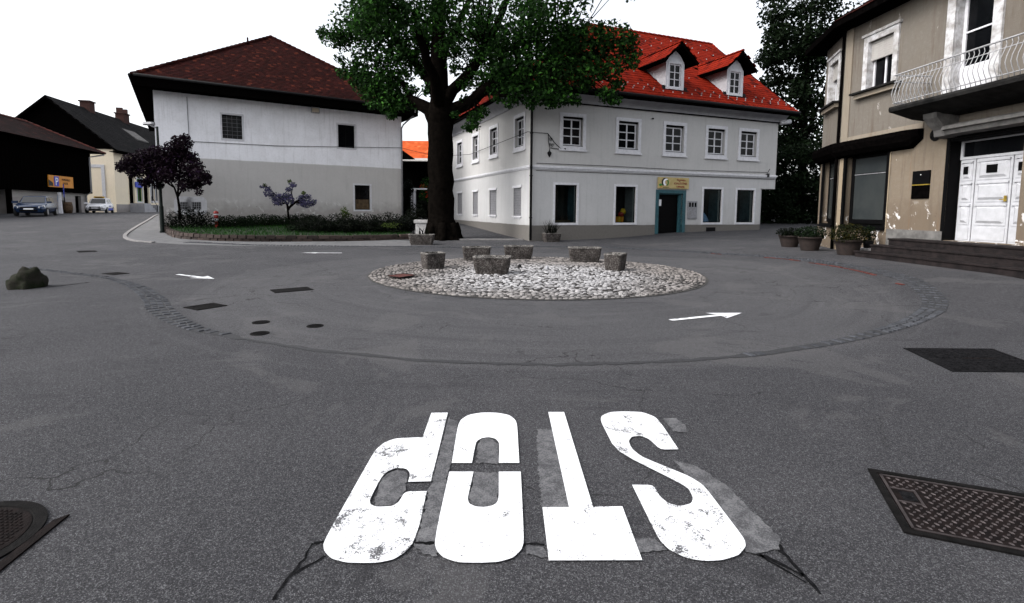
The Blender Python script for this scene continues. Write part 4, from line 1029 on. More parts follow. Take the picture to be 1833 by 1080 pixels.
for dx, dy in DX:                                       # dormers
    mb = MB(); w2 = .60; z0 = ez+(dy+ovB)*(rz_-ez)/(ry+ovB)-.02; zt = z0+1.42; zp = zt+.62
    wall_holes(mb, Frame((dx, dy, 0), (1, 0)), -w2, w2, z0, zt, [(-.38, .38, z0+.13, zt-.06)], .1)
    mb.poly([(dx-w2, dy, zt), (dx+w2, dy, zt), (dx+.30, dy, zt+.42), (dx, dy, zp), (dx-.30, dy, zt+.42)])
    dor = mb.build('dormer', 'white', rf)
    dback = lambda z: (z-ez)*(ry+ovB)/(rz_-ez)-ovB
    mb = MB()
    for sx in (-1, 1): mb.poly([(dx+sx*w2, dy, z0), (dx+sx*w2, dback(zt), zt), (dx+sx*w2, dy, zt)])
    mb.build('cheek', 'cornice', rf)
    hw = 1.10; drop = .98; apx = zt+.98; fy = dy-.52
    mb = MB()
    for sx in (-1, 1):
        A_ = (dx, fy, apx); B_ = (dx+sx*hw, fy, apx-drop); C_ = (dx+sx*hw, dback(apx-drop)+.05, apx-drop); D_ = (dx, dback(apx)+.05, apx)
        tile_roof(mb, [B_, C_, D_, A_], .2, .28)
        mb.prism([(dx, fy+.02, apx-.03), (dx+sx*hw, fy+.02, apx-drop-.03), (dx+sx*hw, fy+.02, apx-drop-.16), (dx+sx*.5, fy+.02, apx-.62), (dx, fy+.02, apx-.22)], (0, .06, 0), 1)
        mb.prism([(dx, fy+.09, apx-.04), (dx+sx*hw, fy+.09, apx-drop-.04), (dx+sx*hw, fy+.09, apx-drop-.10), (dx, fy+.09, apx-.10)], (0, 2.2, 0), 1)
        mb.tube([(dx+sx*(hw+.04), fy, apx-drop-.02), (dx+sx*(hw+.04), dback(apx-drop), apx-drop)], .045, 8, 1)
    ridge_caps(mb, (dx, fy, apx+.02), (dx, dback(apx), apx+.02), .09, .35)
    mb.build('dormer_roof', ['tilesB', 'wood_dark'], rf, fix=False)
    fd = Frame((dx, dy, 0), (1, 0)); mb = MB(); surround(mb, fd, -.38, .38, z0+.13, zt-.06, .10, -.03, 0); sash(mb, fd, -.38, .38, z0+.13, zt-.06, .03, 2, 3, .06, .028); mb.build('dormer_window', 'white', rf)
    mb = MB(); mb.box(-.38, .38, .072, .08, z0+.13, zt-.06, 0, fd); mb.build('dormer_pane', 'pane', rf)
    mb = MB(); mb.box(-w2-.25, w2+.25, -.14, -.0, z0-.10, z0-.03, 0, fd)
    for sx in (-1, 1): mb.prism([fd(sx*(w2+.02), -.04, z0-.04), fd(sx*(w2+.24), -.06, z0-.06), fd(sx*(w2+.2), .0, z0+.2), fd(sx*(w2+.02), .0, z0+.2)], (0, .05, 0))
    mb.build('flashing', 'dark_metal', rf)
# shop sign over the teal door
t = on_house('shop_sign', 'cream yellow shop sign with a round emblem above the teal doorway', 'sign', hB, 8.40, -.05, 2.80)
mb = MB(); mb.box(-1.03, 1.03, -.05, 0, 0, .60, 0, bev=.01); mb.build('panel', 'sign_yellow', t)
text('Trgovina', .17, 'red_txt', t, (.47, -.055, .42), FACE, shear=.25); text('KVALITETNE', .155, 'red_txt', t, (.45, -.055, .235), FACE); text('OPREME', .15, 'red_txt', t, (.46, -.055, .06), FACE)
mb = MB()
def crescent(cx, cz, r, a0, a1, off, y, mi):
    n = 14; P = [(cx+r*math.cos(R_(a0+(a1-a0)*k/n)), y, cz+r*math.sin(R_(a0+(a1-a0)*k/n))) for k in range(n+1)]
    Q = [(cx+off[0]+r*off[2]*math.cos(R_(a0+(a1-a0)*k/n)), y, cz+off[1]+r*off[2]*math.sin(R_(a0+(a1-a0)*k/n))) for k in range(n+1)][::-1]
    mb.prism(P+Q, (0, -.006, 0), mi)
crescent(-.56, .33, .24, 60, 230, (.06, -.02, .62), -.0505, 0); crescent(-.50, .33, .20, 70, 250, (.05, .0, .66), -.0575, 1); crescent(-.52, .32, .20, -60, 60, (-.04, 0, .8), -.0505, 2)
mb.prism([(-.97, -.0505, .22), (-.84, -.0505, .27), (-.74, -.0505, .2), (-.80, -.0505, .1), (-.92, -.0505, .12)], (0, -.006, 0), 2); mb.prism([(-.88, -.0575, .12), (-.8, -.0575, .15), (-.78, -.0575, .08), (-.86, -.0575, .04)], (0, -.006, 0), 3)
mb.build('emblem', ['black_txt', 'white_txt', 'green_leaf', 'sign_orange'], t)
mb = MB(); [mb.box(-.70+i*.06, -.66+i*.06, -.054, -.0505, .045, .085) for i in range(7)]; mb.build('small_print', 'black_txt', t)
# meter cupboard
t = on_house('mail_box', 'grey metal box panel with three dark slots right of the teal doorway', 'cabinet', hB, 9.78, 0, 1.18)
mb = MB(); mb.box(-.33, .33, -.05, 0, 0, .98, 0, bev=.008); mb.build('case', 'grey_metal', t); mb = MB()
for i in (-1, 0, 1): mb.box(i*.19-.06, i*.19+.06, -.056, -.0505, .66, .9)
mb.build('slot', 'frame_dark', t); mb = MB(); mb.box(-.29, .29, -.06, -.0505, .04, .5); mb.build('flap', 'grey_metal', t)
t = on_house('air_vent', 'small dark cellar vent in the grey plinth below the third shop window', 'vent', hB, 11.15, 0, .46)
mb = MB(); mb.box(-.33, .33, -.015, -.002, 0, .25); mb.build('frame', 'dark_metal', t); mb = MB(); [mb.box(-.3, .3, -.022, -.0155, .03+i*.05, .05+i*.05) for i in range(4)]; mb.build('louvre', 'iron', t)
# wrought iron bracket and cable
t = on_house('wall_bracket', 'ornate black wrought iron bracket with a hanging lamp beside the upper corner window', 'bracket', hB, .92, 0, 4.55)
mb = MB()
mb.tube([(.75, -.02, .0), (.35, -.03, .3), (.0, -.05, .68), (-.06, -.05, .74)], .018, 6); mb.tube([(.75, -.02, .0), (.45, -.04, .03), (.12, -.05, .05)], .015, 6); mb.tube([(-.02, -.05, .70), (.0, -.05, .35), (.08, -.05, .05), (.06, -.05, -.1)], .018, 6)
for cx, cz, r in ((.12, .45, .1), (.22, .18, .09), (.08, .2, .08)): mb.tube([(cx+r*(1-k/26)*math.cos(k*.45), -.05, cz+r*(1-k/26)*math.sin(k*.45)) for k in range(24)], .011, 5)
mb.build('scrollwork', 'dark_metal', t)
mb = MB(); mb.lathe([(.02, 0), (.05, -.05), (.11, -.1), (.08, -.2), (.03, -.28), (.01, -.32)], c=(.06, -.05, -.08), n=12); mb.build('lantern', 'dark_metal', t)
mb = MB(); mb.lathe([(.02, 0), (.05, .03), (.05, .08), (.015, .1)], c=(.9, -.05, -.02), n=10); mb.build('insulator', 'dark_metal', t)
t = on_house('hook', 'small dark ring hook high on the wall between the second and third upper windows', 'hook', hB, 6.95, 0, 6.42)
mb = MB(); mb.tube([(0, 0, 0), (0, -.1, 0), (.06*0, -.12, -.05)], .02, 6); mb.lathe([(.01, -.02), (.06, -.02), (.06, .02), (.01, .02)], c=(0, -.05, 0), n=10); mb.build('ring', 'dark_metal', t)
# cable from the left house to the bracket
def hw(h, x, y, z):
    c, s = math.cos(h.rotation_euler.z), math.sin(h.rotation_euler.z); return Vector((h.location.x+c*x-s*y, h.location.y+s*x+c*y, z))
pA = hw(hA, u(1.31), -.03, zz(4.76)); pA2 = hw(hA, u(5.3), -.03, zz(4.83)); pA3 = hw(hA, u(12.0), -.05, zz(5.2)); pB1 = hw(hB, -.06, 9.5, 5.15); pB0 = hw(hB, -.2, -.1, 5.28); pB = hw(hB, .86, -.06, 5.28)
mb = MB(); pa = [pA, pA2, pA3]
for i in range(1, 9): q = pA3.lerp(pB1, i/8); q.z -= .25*math.sin(math.pi*i/8); pa.append(q)
pa += [pB1.lerp(pB0, .5), pB0, pB]; mb.tube(pa, .014, 6); o = mb.build('overhead_cable', 'wire'); tag(o, 'thin dark cable running along the left house wall and across to the corner house', 'cable')
# goods in the shop windows
t = on_house('toy_crate', 'orange and yellow toy crate in the second shop window', 'toy', hB, 5.25, .45, .99)
mb = MB()
for i in range(4): mb.box(-.36+i*.18, -.20+i*.18, -.1, .2, 0, .3, 0 if i % 2 else 1, bev=.015)
mb.build('crate', ['sign_orange', 'toy'], t); mb = MB(); mb.lathe([(.02, .3), (.14, .36), (.16, .5), (.08, .62), (.02, .64)], c=(.38, .05, .1), n=12); mb.build('figure', 'flower_yellow', t); mb = MB(); mb.lathe([(.02, .18), (.14, .22), (.15, .36), (.05, .42)], c=(.22, .0, .12), n=12); mb.build('ball', 'hyd_red', t)
t = on_house('cloth_bundle', 'pale blue folded cloth lying in the third shop window', 'cloth', hB, 11.0, .5, .99); mb = MB(); mb.lathe([(.36, 0), (.34, .12), (.25, .3), (.1, .5), (.02, .56)], n=9, wob=.15); mb.build('fold', 'toy_blue', t)
t = on_house('book_stand', 'low stand of small jars in the first shop window', 'stand', hB, 1.9, .55, .99); mb = MB()
for i in range(5): mb.lathe([(.06, 0), (.07, .1), (.04, .2), (.05, .25)], c=(-.35+i*.18, random.uniform(-.05, .1), .12), n=10)
mb.build('jars', 'pot_clay', t); mb = MB(); mb.box(-.5, .5, -.15, .2, 0, .12); mb.build('shelf', 'board', t)
# ------------------------------------------------------------------ beige house on the right
KC = Vector((11.19, 17.9, 0)); angC = math.atan2(-1, .0508)
hC = thing('old_house', 'stained beige plaster house with shop window, white door and iron balcony', 'house', KC, angC)
XE = 10.5; TOPC = 7.69
wh = (1.05, 2.08, 5.45, 6.95); bd = (4.12, 5.15, 4.52, 7.15); sw_ = (.26, 2.18, 1.14, 3.62); ed = (4.23, 6.10, .89, 3.52)
fs = Frame((-2.17, .76, 0), (2.17, -.76)); swh = (.62, 1.60, 5.45, 6.95); swl = (.35, 1.85, 1.14, 3.62)
mb = MB(); wall_holes(mb, ID, 0, XE, -.1, TOPC, [wh, bd, sw_, ed], .30, 0)
wall_holes(mb, fs, 0, 2.30, -.1, TOPC, [swh, swl], .26)
wall_holes(mb, Frame((-2.17, 8, 0), (0, -1)), 0, 7.24, -.1, TOPC, [(2, 3, 5.45, 6.95), (4.4, 5.4, 5.45, 6.95)], .2)
wall_holes(mb, Frame((XE, 0, 0), (0, 1)), 0, 8, -.1, TOPC, [(2, 3, 5.4, 6.9)], .2); mb.quad((-2.17, 8, -.1), (XE, 8, -.1), (XE, 8, TOPC), (-2.17, 8, TOPC)); mb.poly([(0, 0, TOPC), (XE, 0, TOPC), (XE, 8, TOPC), (-2.17, 8, TOPC), (-2.17, .76, TOPC)])
wall = mb.build('wall', 'plC', hC)
mb = MB(); mb.box(.0, .33, -.035, -.002, 3.95, TOPC-.002); mb.box(.02, .24, -.02, -.002, .3, 3.4); mb.box(.33, 3.35, -.03, -.002, 3.95, 4.10); mb.box(2.20, 2.26, -.02, -.002, 1.0, 3.4)
mb.build('pilaster', 'plC_edge', hC)
mb = MB(); mb.box(2.3, 4.2, -.03, -.002, .2, 1.12); mb.build('plinth', 'plinth_grey', hC)
def tallwin(fr, h_, full=True):
    a, b, c, d = h_; mb = MB(); surround(mb, fr, a, b, c, d, .19, -.05, .0, bottom=False); mb.box(a-.26, b+.26, -.09, 0, d+.191, d+.27, 0, fr); mb.box(a, a+.005, 0, .16, c, d, 0, fr)
    w = mb.build('window', 'white_old', hC)
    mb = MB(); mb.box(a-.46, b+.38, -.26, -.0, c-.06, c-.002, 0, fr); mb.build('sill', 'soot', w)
    mb = MB(); mb.box(a-.38, b+.30, -.16, -.0, c-.20, c-.062, 0, fr); mb.build('sill_moulding', 'plC_edge', w)
    mb = MB(); sash(mb, fr, a, b, c, d, .17, 2, 1, .07, .03); mb.build('sash', 'white', w)
    mb = MB(); mb.box(a, b, .215, .225, c, d, 0, fr); mb.build('pane', 'pane', w)
    mb = MB(); mb.box(a+.01, b-.01, .08, .12, d-.58, d-.0, 0, fr); [mb.box(a+.01, b-.01, .072, .0795, d-.56+i*.07, d-.51+i*.07, 0, fr) for i in range(8)]; mb.build('roller_blind', 'plDark', w)
tallwin(ID, wh); tallwin(fs, swh)
a, b, c, d = bd; mb = MB(); surround(mb, ID, a, b, c, d, .24, -.06, .0, bottom=False); mb.box(a, a+.006, 0, .2, c, d); w = mb.build('balcony_door', 'white_old', hC)
mb = MB(); sash(mb, ID, a, b, c+.75, d, .19, 1, 2, .09, .03); mb.box(a, b, .19, .23, c, c+.75); mb.box(a+.12, b-.12, .18, .1895, c+.14, c+.62); mb.build('sash', 'white', w)
mb = MB(); mb.box(a, b, .235, .245, c+.7, d); mb.build('pane', 'pane', w)
def shopC(fr, h_):
    a, b, c, d = h_; mb = MB(); surround(mb, fr, a+.06, b-.06, c+.06, d-.06, .10, -.03, .04); mb.box(a-.04, b+.04, -.08, -.031, c-.07, c+.02, 0, fr); w = mb.build('shop_window', 'frame_dark', hC)
    mb = MB(); surround(mb, fr, a+.24, b-.12, c+.24, d-.26, .13, .18, .24); mb.box(a+.24, b-.12, .19, .23, d-.80, d-.74, 0, fr); mb.box(a, b, .25, .26, c, d, 0, fr); mb.build('frame', 'frame_dark', w)
    mb = MB(); mb.box(a+.24, b-.12, .20, .21, c+.24, d-.26, 0, fr); mb.build('pane', 'pane_teal', w)
    mb = MB(); mb.box(a+.24, b-.12, .182, .189, d-.79, d-.765, 0, fr); mb.build('blind_rail', 'grey_metal', w)
shopC(ID, sw_); shopC(fs, swl)
mb = MB(); pr = [(0, 3.93), (-.30, 3.93), (-.33, 3.80), (-.30, 3.62), (-.2, 3.48), (0, 3.42)]
mb.loft([[(x, y, z) for y, z in pr] for x in (-.02, 3.05)]+[[(3.36, y*.55, 3.93-(3.93-z)*.55) for y, z in pr]])
mb.loft([[fs(x, y, z) for y, z in pr] for x in (0.0, 2.29)])
mb.build('awning_box', 'wood_dark', hC)
# entrance
a, b, c, d = ed; mb = MB(); mb.box(a-.004, a+.002, .0, .30, c, d); mb.box(a, b, .0, .34, d-.06, d-.002); mb.box(a-.10, a-.0, -.02, -.002, c-.5, d+.2); mb.box(a, b+.1, -.02, -.002, d, d+.2); en = mb.build('entrance', 'frame_dark', hC)
def leaf_door(x0, x1, small):
    y = .30; mb = MB(); mb.box(x0, x1, y, y+.05, c, 2.98); rows = [(c+.05, c+.36, 0), (c+.42, c+.95, 1), (c+1.0, c+1.5, 1), (c+1.55, c+2.05, 2)]
    for z0, z1, k in rows:
        m_ = .055; mb.box(x0+m_, x1-m_, y-.014, y-.0005, z0, z1)
        if k:
            q = .05; mb.loft([[(x0+m_+q, y-.0145, z0+q), (x1-m_-q, y-.0145, z0+q), (x1-m_-q, y-.0145, z1-q), (x0+m_+q, y-.0145, z1-q)], [(x0+m_+q+.05, y-.05, z0+q+.06), (x1-m_-q-.05, y-.05, z0+q+.06), (x1-m_-q-.05, y-.05, z1-q-.06), (x0+m_+q+.05, y-.05, z1-q-.06)]])
            mb.box(x0+m_-.01, x1-m_+.01, y-.045, y-.0145, z1-.05, z1-.005)
    l = mb.build('door_leaf', 'door_white', en)
    mb = MB(); k = (x1-x0)*.30; xc = (x0+x1)/2; mb.box(xc-k*.5, xc+k*.5, y-.062, y-.0505, rows[3][0]+.16, rows[3][1]-.14); mb.build('door_pane', 'frame_dark', en)
leaf_door(a+.03, a+.44, True); leaf_door(a+.47, a+1.38, False); leaf_door(a+1.41, b-.03, True)
mb = MB(); mb.box(a+1.30, a+1.34, .22, .26, c+1.0, c+1.14); mb.tube([(a+1.32, .24, c+1.05), (a+1.20, .22, c+1.05)], .012, 6); mb.build('handle', 'brass', en)
mb = MB(); surround(mb, ID, a+.08, b-.08, 3.05, 3.42, .065, .28, .34); mb.build('transom', 'door_white', en); mb = MB(); mb.box(a+.08, b-.08, .315, .325, 3.05, 3.42); mb.build('transom_pane', 'pane', en)
# balcony
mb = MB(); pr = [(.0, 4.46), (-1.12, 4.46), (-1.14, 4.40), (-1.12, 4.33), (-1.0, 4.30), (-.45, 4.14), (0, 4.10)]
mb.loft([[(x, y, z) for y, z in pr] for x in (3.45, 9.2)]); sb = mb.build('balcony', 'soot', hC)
mb = MB()
for x0, x1 in ((4.0, 4.42), (7.4, 7.82)):
    pr = [(0, 4.12), (-.62, 4.18), (-.60, 4.05), (-.42, 3.86), (-.30, 3.76), (-.27, 3.60), (0, 3.55)]
    mb.loft([[(x, y, z) for y, z in pr] for x in (x0, x1)])
pr = [(0, 3.86), (-.30, 3.86), (-.46, 3.80), (-.48, 3.72), (-.40, 3.70), (-.36, 3.60), (0, 3.58)]
mb.loft([[(x, y, z) for y, z in pr] for x in (4.425, 7.39)]); mb.build('corbel', 'plinth_grey', sb)
rl = MB(); y0 = -1.06; xL, xR = 3.5, 8.9
rl.tube([(xL, 0, 5.30), (xL, y0, 5.30), (xR, y0, 5.30), (xR, 0, 5.30)], .022, 6, sm=False); rl.tube([(xL, 0, 5.12), (xL, y0, 5.12), (xR, y0, 5.12), (xR, 0, 5.12)], .013, 6, sm=False); rl.tube([(xL, 0, 4.56), (xL, y0, 4.56), (xR, y0, 4.56), (xR, 0, 4.56)], .016, 6, sm=False)
rl = rl.build('railing', 'white_metal', hC)
bal = MB(); pth = [(0, 0, 4.47), (0, -.02, 4.56), (0, -.07, 4.66), (0, -.11, 4.78), (0, -.08, 4.92), (0, -.02, 5.06), (0, 0, 5.12), (0, .03, 5.20), (0, 0, 5.30)]
bal.tube(pth, .009, 5); b0 = bal.build('baluster', 'white_metal', rl); b0.location = (xL+.06, y0, 0)
n = 44
for i in range(1, n):
    o = b0.copy(); COL.objects.link(o); o.location = (xL+.06+(xR-xL-.12)*i/(n-1), y0, 0)
for i in range(9):
    o = b0.copy(); COL.objects.link(o); o.location = (xL, y0+.1+i*.11, 0); o.rotation_euler = (0, 0, -math.pi/2)
# corner downpipe, eaves, roof
mb = MB(); mb.tube([(-.07, -.07, TOPC), (-.07, -.07, 3.0), (-.07, -.06, .2)], .05, 10); mb.build('downpipe', 'wood_dark', hC)
ovC = .65; zc = TOPC
mb = MB(); E = [(.25, -ovC, zc-.04), (XE+ovC, -ovC, zc-.04), (XE+ovC, 8.6, zc-.04), (-2.8, 8.6, zc-.04), (-2.8, .28, zc-.04)]; mb.poly(E)
Et = [(x, y, zc+.16) for x, y, z in E]
for i in range(5): mb.quad(E[i], E[(i+1) % 5], Et[(i+1) % 5], Et[i])
mb.build('soffit', 'wood_dark', hC)
mb = MB(); A1, A2 = (2.6, 4.1, 11.0), (6.9, 4.1, 11.0)
tile_roof(mb, [Et[0], Et[1], A2, A1], .4, .4); mb.poly([Et[1], Et[2], A2], 1); mb.poly([Et[2], Et[3], A1, A2], 1); mb.poly([Et[3], Et[4], A1], 1); mb.poly([Et[4], Et[0], A1], 1); mb.build('roof', ['tilesA', 'wood_dark'], hC, fix=False)
# steps
st = on_house('entrance_steps', 'flight of three dark stone steps up to the white double door', 'steps', hC, 4, -.6, .2)
mb = MB(); lo = lambda x: x-4
for i, (x0, yf, z1) in enumerate(((3.15, -.62, .88), (2.95, -.98, .69), (2.8, -1.34, .50))):
    yb = (0 if i == 0 else (-.62, -.98)[i-1])+.6-(.0021 if i else 0); mb.box(lo(x0), 5.2, yf+.6, yb-(.0025), -.4, z1-.2-.05, 0); mb.box(lo(x0)-.03, 5.2, yf+.57, yb, z1-.2-.049, z1-.2, 0, bev=.012)
mb.build('flight', 'step', st)
t = on_house('stone_block', 'pale stone block at the wall beside the steps', 'block', hC, 2.15, -.42, .28); mb = MB(); mb.box(-.42, .42, -.2, .2, 0, .24, 0, bev=.02); mb.build('slab', 'block', t)
t = on_house('flower_pot', 'small dark pot plant on the pale stone block', 'flower pot', hC, 2.1, -.42, .52); mb = MB(); mb.lathe([(.11, 0), (.15, .2), (.16, .22), (.13, .22), (.01, .2)], n=16); mb.build('basin', 'dark_metal', t); mb = MB(); mb.cloud((0, 0, .42), (.2, .2, .28), 420, .07); mb.build('plant', 'leaf_dark', t)
t = on_house('notice_board', 'black plaque with a thin brass strip across it on the beige wall', 'plaque', hC, 3.41, 0, 2.0)
mb = MB(); mb.box(-.29, .29, -.035, -.002, .40, .77, 0, bev=.005); mb.build('upper_panel', 'frame_dark', t); mb = MB(); mb.box(-.29, .29, -.035, -.002, 0, .37, 0, bev=.005); mb.build('lower_panel', 'wood_dark', t); mb = MB(); mb.box(-.29, .29, -.03, -.002, .372, .398); mb.build('strip', 'brass', t)
mb = MB(); mb.lathe([(.012, 0), (.016, .008)], n=8); o = mb.build('screw', 'white_txt', t); o.rotation_euler = (math.pi/2, 0, 0); o.location = (0, -.036, .66)
t = on_house('wall_vent', 'round dark sooty vent grille on the wall left of the door hood', 'vent', hC, 3.77, 0, 3.70)
mb = MB(); bmr = []
for k in range(14): a_ = 2*math.pi*k/14; mb.tube([(.03*math.cos(a_), -.03, .03*math.sin(a_)), (.13*math.cos(a_), -.045, .13*math.sin(a_)), (.15*math.cos(a_+.2), -.02, .15*math.sin(a_+.2))], .018, 5)
mb.tube([(.15*math.cos(k*.45), -.03, .15*math.sin(k*.45)) for k in range(15)], .02, 6); mb.prism([(.15*math.cos(k*.35), -.002, .15*math.sin(k*.35)) for k in range(18)], (0, -.012, 0)); mb.build('grille', 'soot', t)

# ------------------------------------------------------------------ houses far left
K0 = at(209, 380, 62); angK = math.atan2(1, -.227)
hK = thing('cream_house', 'cream house with a steep dark grey gable roof and two chimneys far left', 'house', (K0.x, K0.y, 0), angK)
LK = 26.0; ZK = 8.5; WK = 12.0; rk = 13.9
def kx(px, py):
    e = Vector((math.cos(angK), math.sin(angK))); return on_wall(px, py, (K0.x, K0.y), (K0.x+e.x, K0.y+e.y))
kw = []
for px0, px1, y0, y1 in ((232, 239, 317, 363), (246.5, 253.5, 320, 360), (258, 265, 320, 366), (270.5, 276, 322, 360), (279, 283, 323, 360)):
    p, q = kx(px0, y1), kx(px1, y0); kw.append((p[0], q[0], p[1], q[1]))
mb = MB(); wall_holes(mb, ID, 0, LK, .2, ZK, kw, .3)
mb.poly([(0, 0, .2), (0, WK, .2), (0, WK, ZK), (0, WK/2, rk), (0, 0, ZK)]); mb.poly([(LK, 0, .2), (LK, WK, .2), (LK, WK, ZK), (LK, WK/2, rk), (LK, 0, ZK)]); mb.quad((0, WK, .2), (LK, WK, .2), (LK, WK, ZK), (0, WK, ZK)); mb.build('wall', 'plCream', hK)
mb = MB(); mb.prism([(-.03, -.3, ZK-.1), (-.03, WK/2, rk-.1), (-.03, WK+.3, ZK-.1)], (-.12, 0, 0)); mb.build('gable_boarding', 'wood_dark', hK)
mb = MB(); rs = [(-.9, -.8, ZK-.35), (LK+.5, -.8, ZK-.35), (LK+.5, WK/2, rk+.2), (-.9, WK/2, rk+.2)]
tile_roof(mb, rs, .45, .4); rs2 = [(-.9, WK+.8, ZK-.35), (LK+.5, WK+.8, ZK-.35), rs[2], rs[3]]; mb.poly(rs2, 1); rk_ = mb.build('roof', ['tilesD', 'wood_dark'], hK, fix=False)
mb = MB(); mb.prism([(-.9, -.85, ZK-.55), (-.9, -.85, ZK-.3), (-.9, WK/2, rk+.25), (-.9, WK+.85, ZK-.3), (-.9, WK+.85, ZK-.55), (-.9, WK/2, rk-.1)], (-.06, 0, 0)); mb.box(-.9, LK+.5, -.86, -.802, ZK-.55, ZK-.28); mb.box(-.9, LK+.4, -.8, -.003, ZK-.5, ZK-.42); mb.build('bargeboard', 'wood_dark', hK)
def chim(x, wd, horns):
    mb = MB(); mb.box(x-wd, x+wd, WK/2-.55, WK/2+.55, rk-.6, rk+1.05); c_ = mb.build('chimney', 'chimney', rk_); mb = MB(); mb.box(x-wd-.12, x+wd+.12, WK/2-.67, WK/2+.67, rk+1.052, rk+1.2)
    if horns:
        for s_ in (-1, 1): mb.box(x+s_*(wd-.1)-.1, x+s_*(wd-.1)+.1, WK/2-.4, WK/2+.4, rk+1.202, rk+1.9)
    mb.build('cap', 'chimney', rk_)
chim(7.4, .6, False); chim(16.2, .8, True)
mb = MB(); mb.prism([(11.3, 2.2, rk-4.1+1.0), (14.8, 2.2, rk-4.1+1.0), (14.8, 5.2, rk-.75), (11.3, 5.2, rk-.75)], (0, 0, .15), 0); mb.build('dormer_roof', 'plinth_grey', rk_); mb = MB(); mb.box(11.6, 14.5, 2.5, 5.0, rk-4.6, rk-3.2); mb.build('dormer', 'wood_dark', rk_)
for i, (a, b, c, d) in enumerate(kw):
    if i in (0, 2):
        mb = MB(); surround(mb, ID, a, b, c, d, .12, -.04, 0, bottom=False); w = mb.build('door', 'plCream', hK); mb = MB(); mb.box(a, b, .15, .2, c, d); mb.build('door_leaf', 'wood_dark', w)
    else:
        mb = MB(); surround(mb, ID, a, b, c, d, .16, -.04, 0); w = mb.build('window', 'white', hK); mb = MB(); sash(mb, ID, a, b, c, d, .14, 2, 1, .08, .04); mb.build('sash', 'white' if i != 1 else 'green_leaf', w); mb = MB(); mb.box(a, b, .2, .22, c, d); mb.build('pane', 'pane', w)
mb = MB(); mb.box(.02, LK, -.10, -.002, .3, 1.9); mb.build('plinth', 'plDark', hK)
mb = MB(); gy = .004; mb.box(-.05, -.002, 1.0, 1.35, 1, 6.2); mb.box(-.05, -.002, 1.0, 4.8, 6.2, 6.55); mb.build('wall_trim', 'white', hK)
for i in (0, 2):
    a, b, c, d = kw[i]; t = on_house('door_stairs', ('grey stair ramp up to the left door of the cream house', '', 'grey stair ramp up to the middle door of the cream house')[i], 'steps', hK, (a+b)/2, -.12, .9)
    mb = MB(); h0 = c-.9
    for k in range(4): mb.box((a-b)/2-.3-k*.3 if 0 else (a-b)/2-.2, (b-a)/2+.3+k*.45, -1.6, 0, h0*(3-k)/4, h0*(4-k)/4-.004)
    mb.build('flight', 'cornice', t); mb = MB(); mb.tube([(b-a, -1.55, h0+.9), ((b-a)/2+2.2, -1.55, .8)], .035, 6); mb.tube([((b-a), -1.55, h0), ((b-a), -1.55, h0+.9)], .035, 6); mb.tube([((b-a)/2+2.0, -1.55, 0), ((b-a)/2+2.2, -1.55, .8)], .035, 6); mb.build('handrail', 'dark_metal', t)
p, q = kx(240.5, 334.5), kx(252.5, 326); t = on_house('wall_sign', 'square blue sign above the doors of the cream house', 'sign', hK, (p[0]+q[0])/2, -.1, p[1])
mb = MB(); mb.box(-(q[0]-p[0])/2, (q[0]-p[0])/2, -.06, 0, 0, q[1]-p[1]); mb.build('panel', 'blue', t); mb = MB(); mb.lathe([(.01, 0), (.25, 0), (.25, .01)], n=16); o = mb.build('emblem', 'sign_yellow', t); o.rotation_euler = (math.pi/2, 0, 0); o.location = (-.05, -.062, (q[1]-p[1])*.55); o.scale = (.6, .6, 1)

Q0 = at(168, 383, 57); eD = Vector((-.287, .958)).normalized(); angQ = math.atan2(eD.y, eD.x); N0 = Vector((Q0.x, Q0.y))-eD*27
hQ = thing('timber_barn', 'black timber barn with a rusty red roof above a dirty white ground floor', 'barn', (N0.x, N0.y, 0), angQ)
LQ = 27.0; DQ = 9.0
mb = MB(); low = [(19.2, 20.0, .95, 2.2), (21.6, 22.5, .95, 2.2), (24.4, 25.6, .95, 2.7)]
wall_holes(mb, Frame((0, .5, 0), (1, 0)), 13.6, LQ, .2, 3.0, low, .4); mb.quad((LQ, .5, .2), (LQ, DQ, .2), (LQ, DQ, 3), (LQ, .5, 3)); mb.quad((0, DQ, .2), (LQ, DQ, .2), (LQ, DQ, 3), (0, DQ, 3)); mb.quad((13.6, .5, .2), (13.6, DQ, .2), (13.6, DQ, 3), (13.6, .5, 3)); mb.build('ground_floor', 'plDark', hQ)
mb = MB(); mb.box(0, LQ, 0, DQ, 3.0, 7.7)
for i in range(54): mb.box(i*.5+.05, i*.5+.1, -.02, -.002, 3.0, 7.6)
for i in range(5): mb.box(.2+i*3.2, .5+i*3.2, .1, .4, .2, 2.995)
mb.build('timber_storey', 'wood_dark', hQ)
for a, b, c, d in low:
    mb = MB(); mb.box(a, b, .75, .8, c, d); mb.box(a+.05, b-.05, .72, .749, c+.1, (c+d)/2); mb.build('shutter', 'wood_dark', hQ)
mb = MB(); q = [(-1, -1.1, 7.45), (LQ+.9, -1.1, 7.45), (LQ-1.2, DQ/2+.4, 10.3), (-1, DQ/2+.4, 10.3)]; tile_roof(mb, q, .42, .4); mb.poly([q[1], (LQ+.9, DQ+1, 7.45), q[2]], 1); mb.poly([(LQ+.9, DQ+1, 7.45), (-1, DQ+1, 7.45), q[3], q[2]], 1); mb.box(-1, LQ+.9, -1.1, DQ+1, 7.38, 7.44, 1); rq = mb.build('roof', ['tiles_barn', 'wood_dark'], hQ, fix=False)
mb = MB(); ridge_caps(mb, q[1], q[2], .16, .5, 0); ridge_caps(mb, q[2], q[3], .16, .5, 0); mb.build('ridge_tile_row', 'brick_edge', rq)
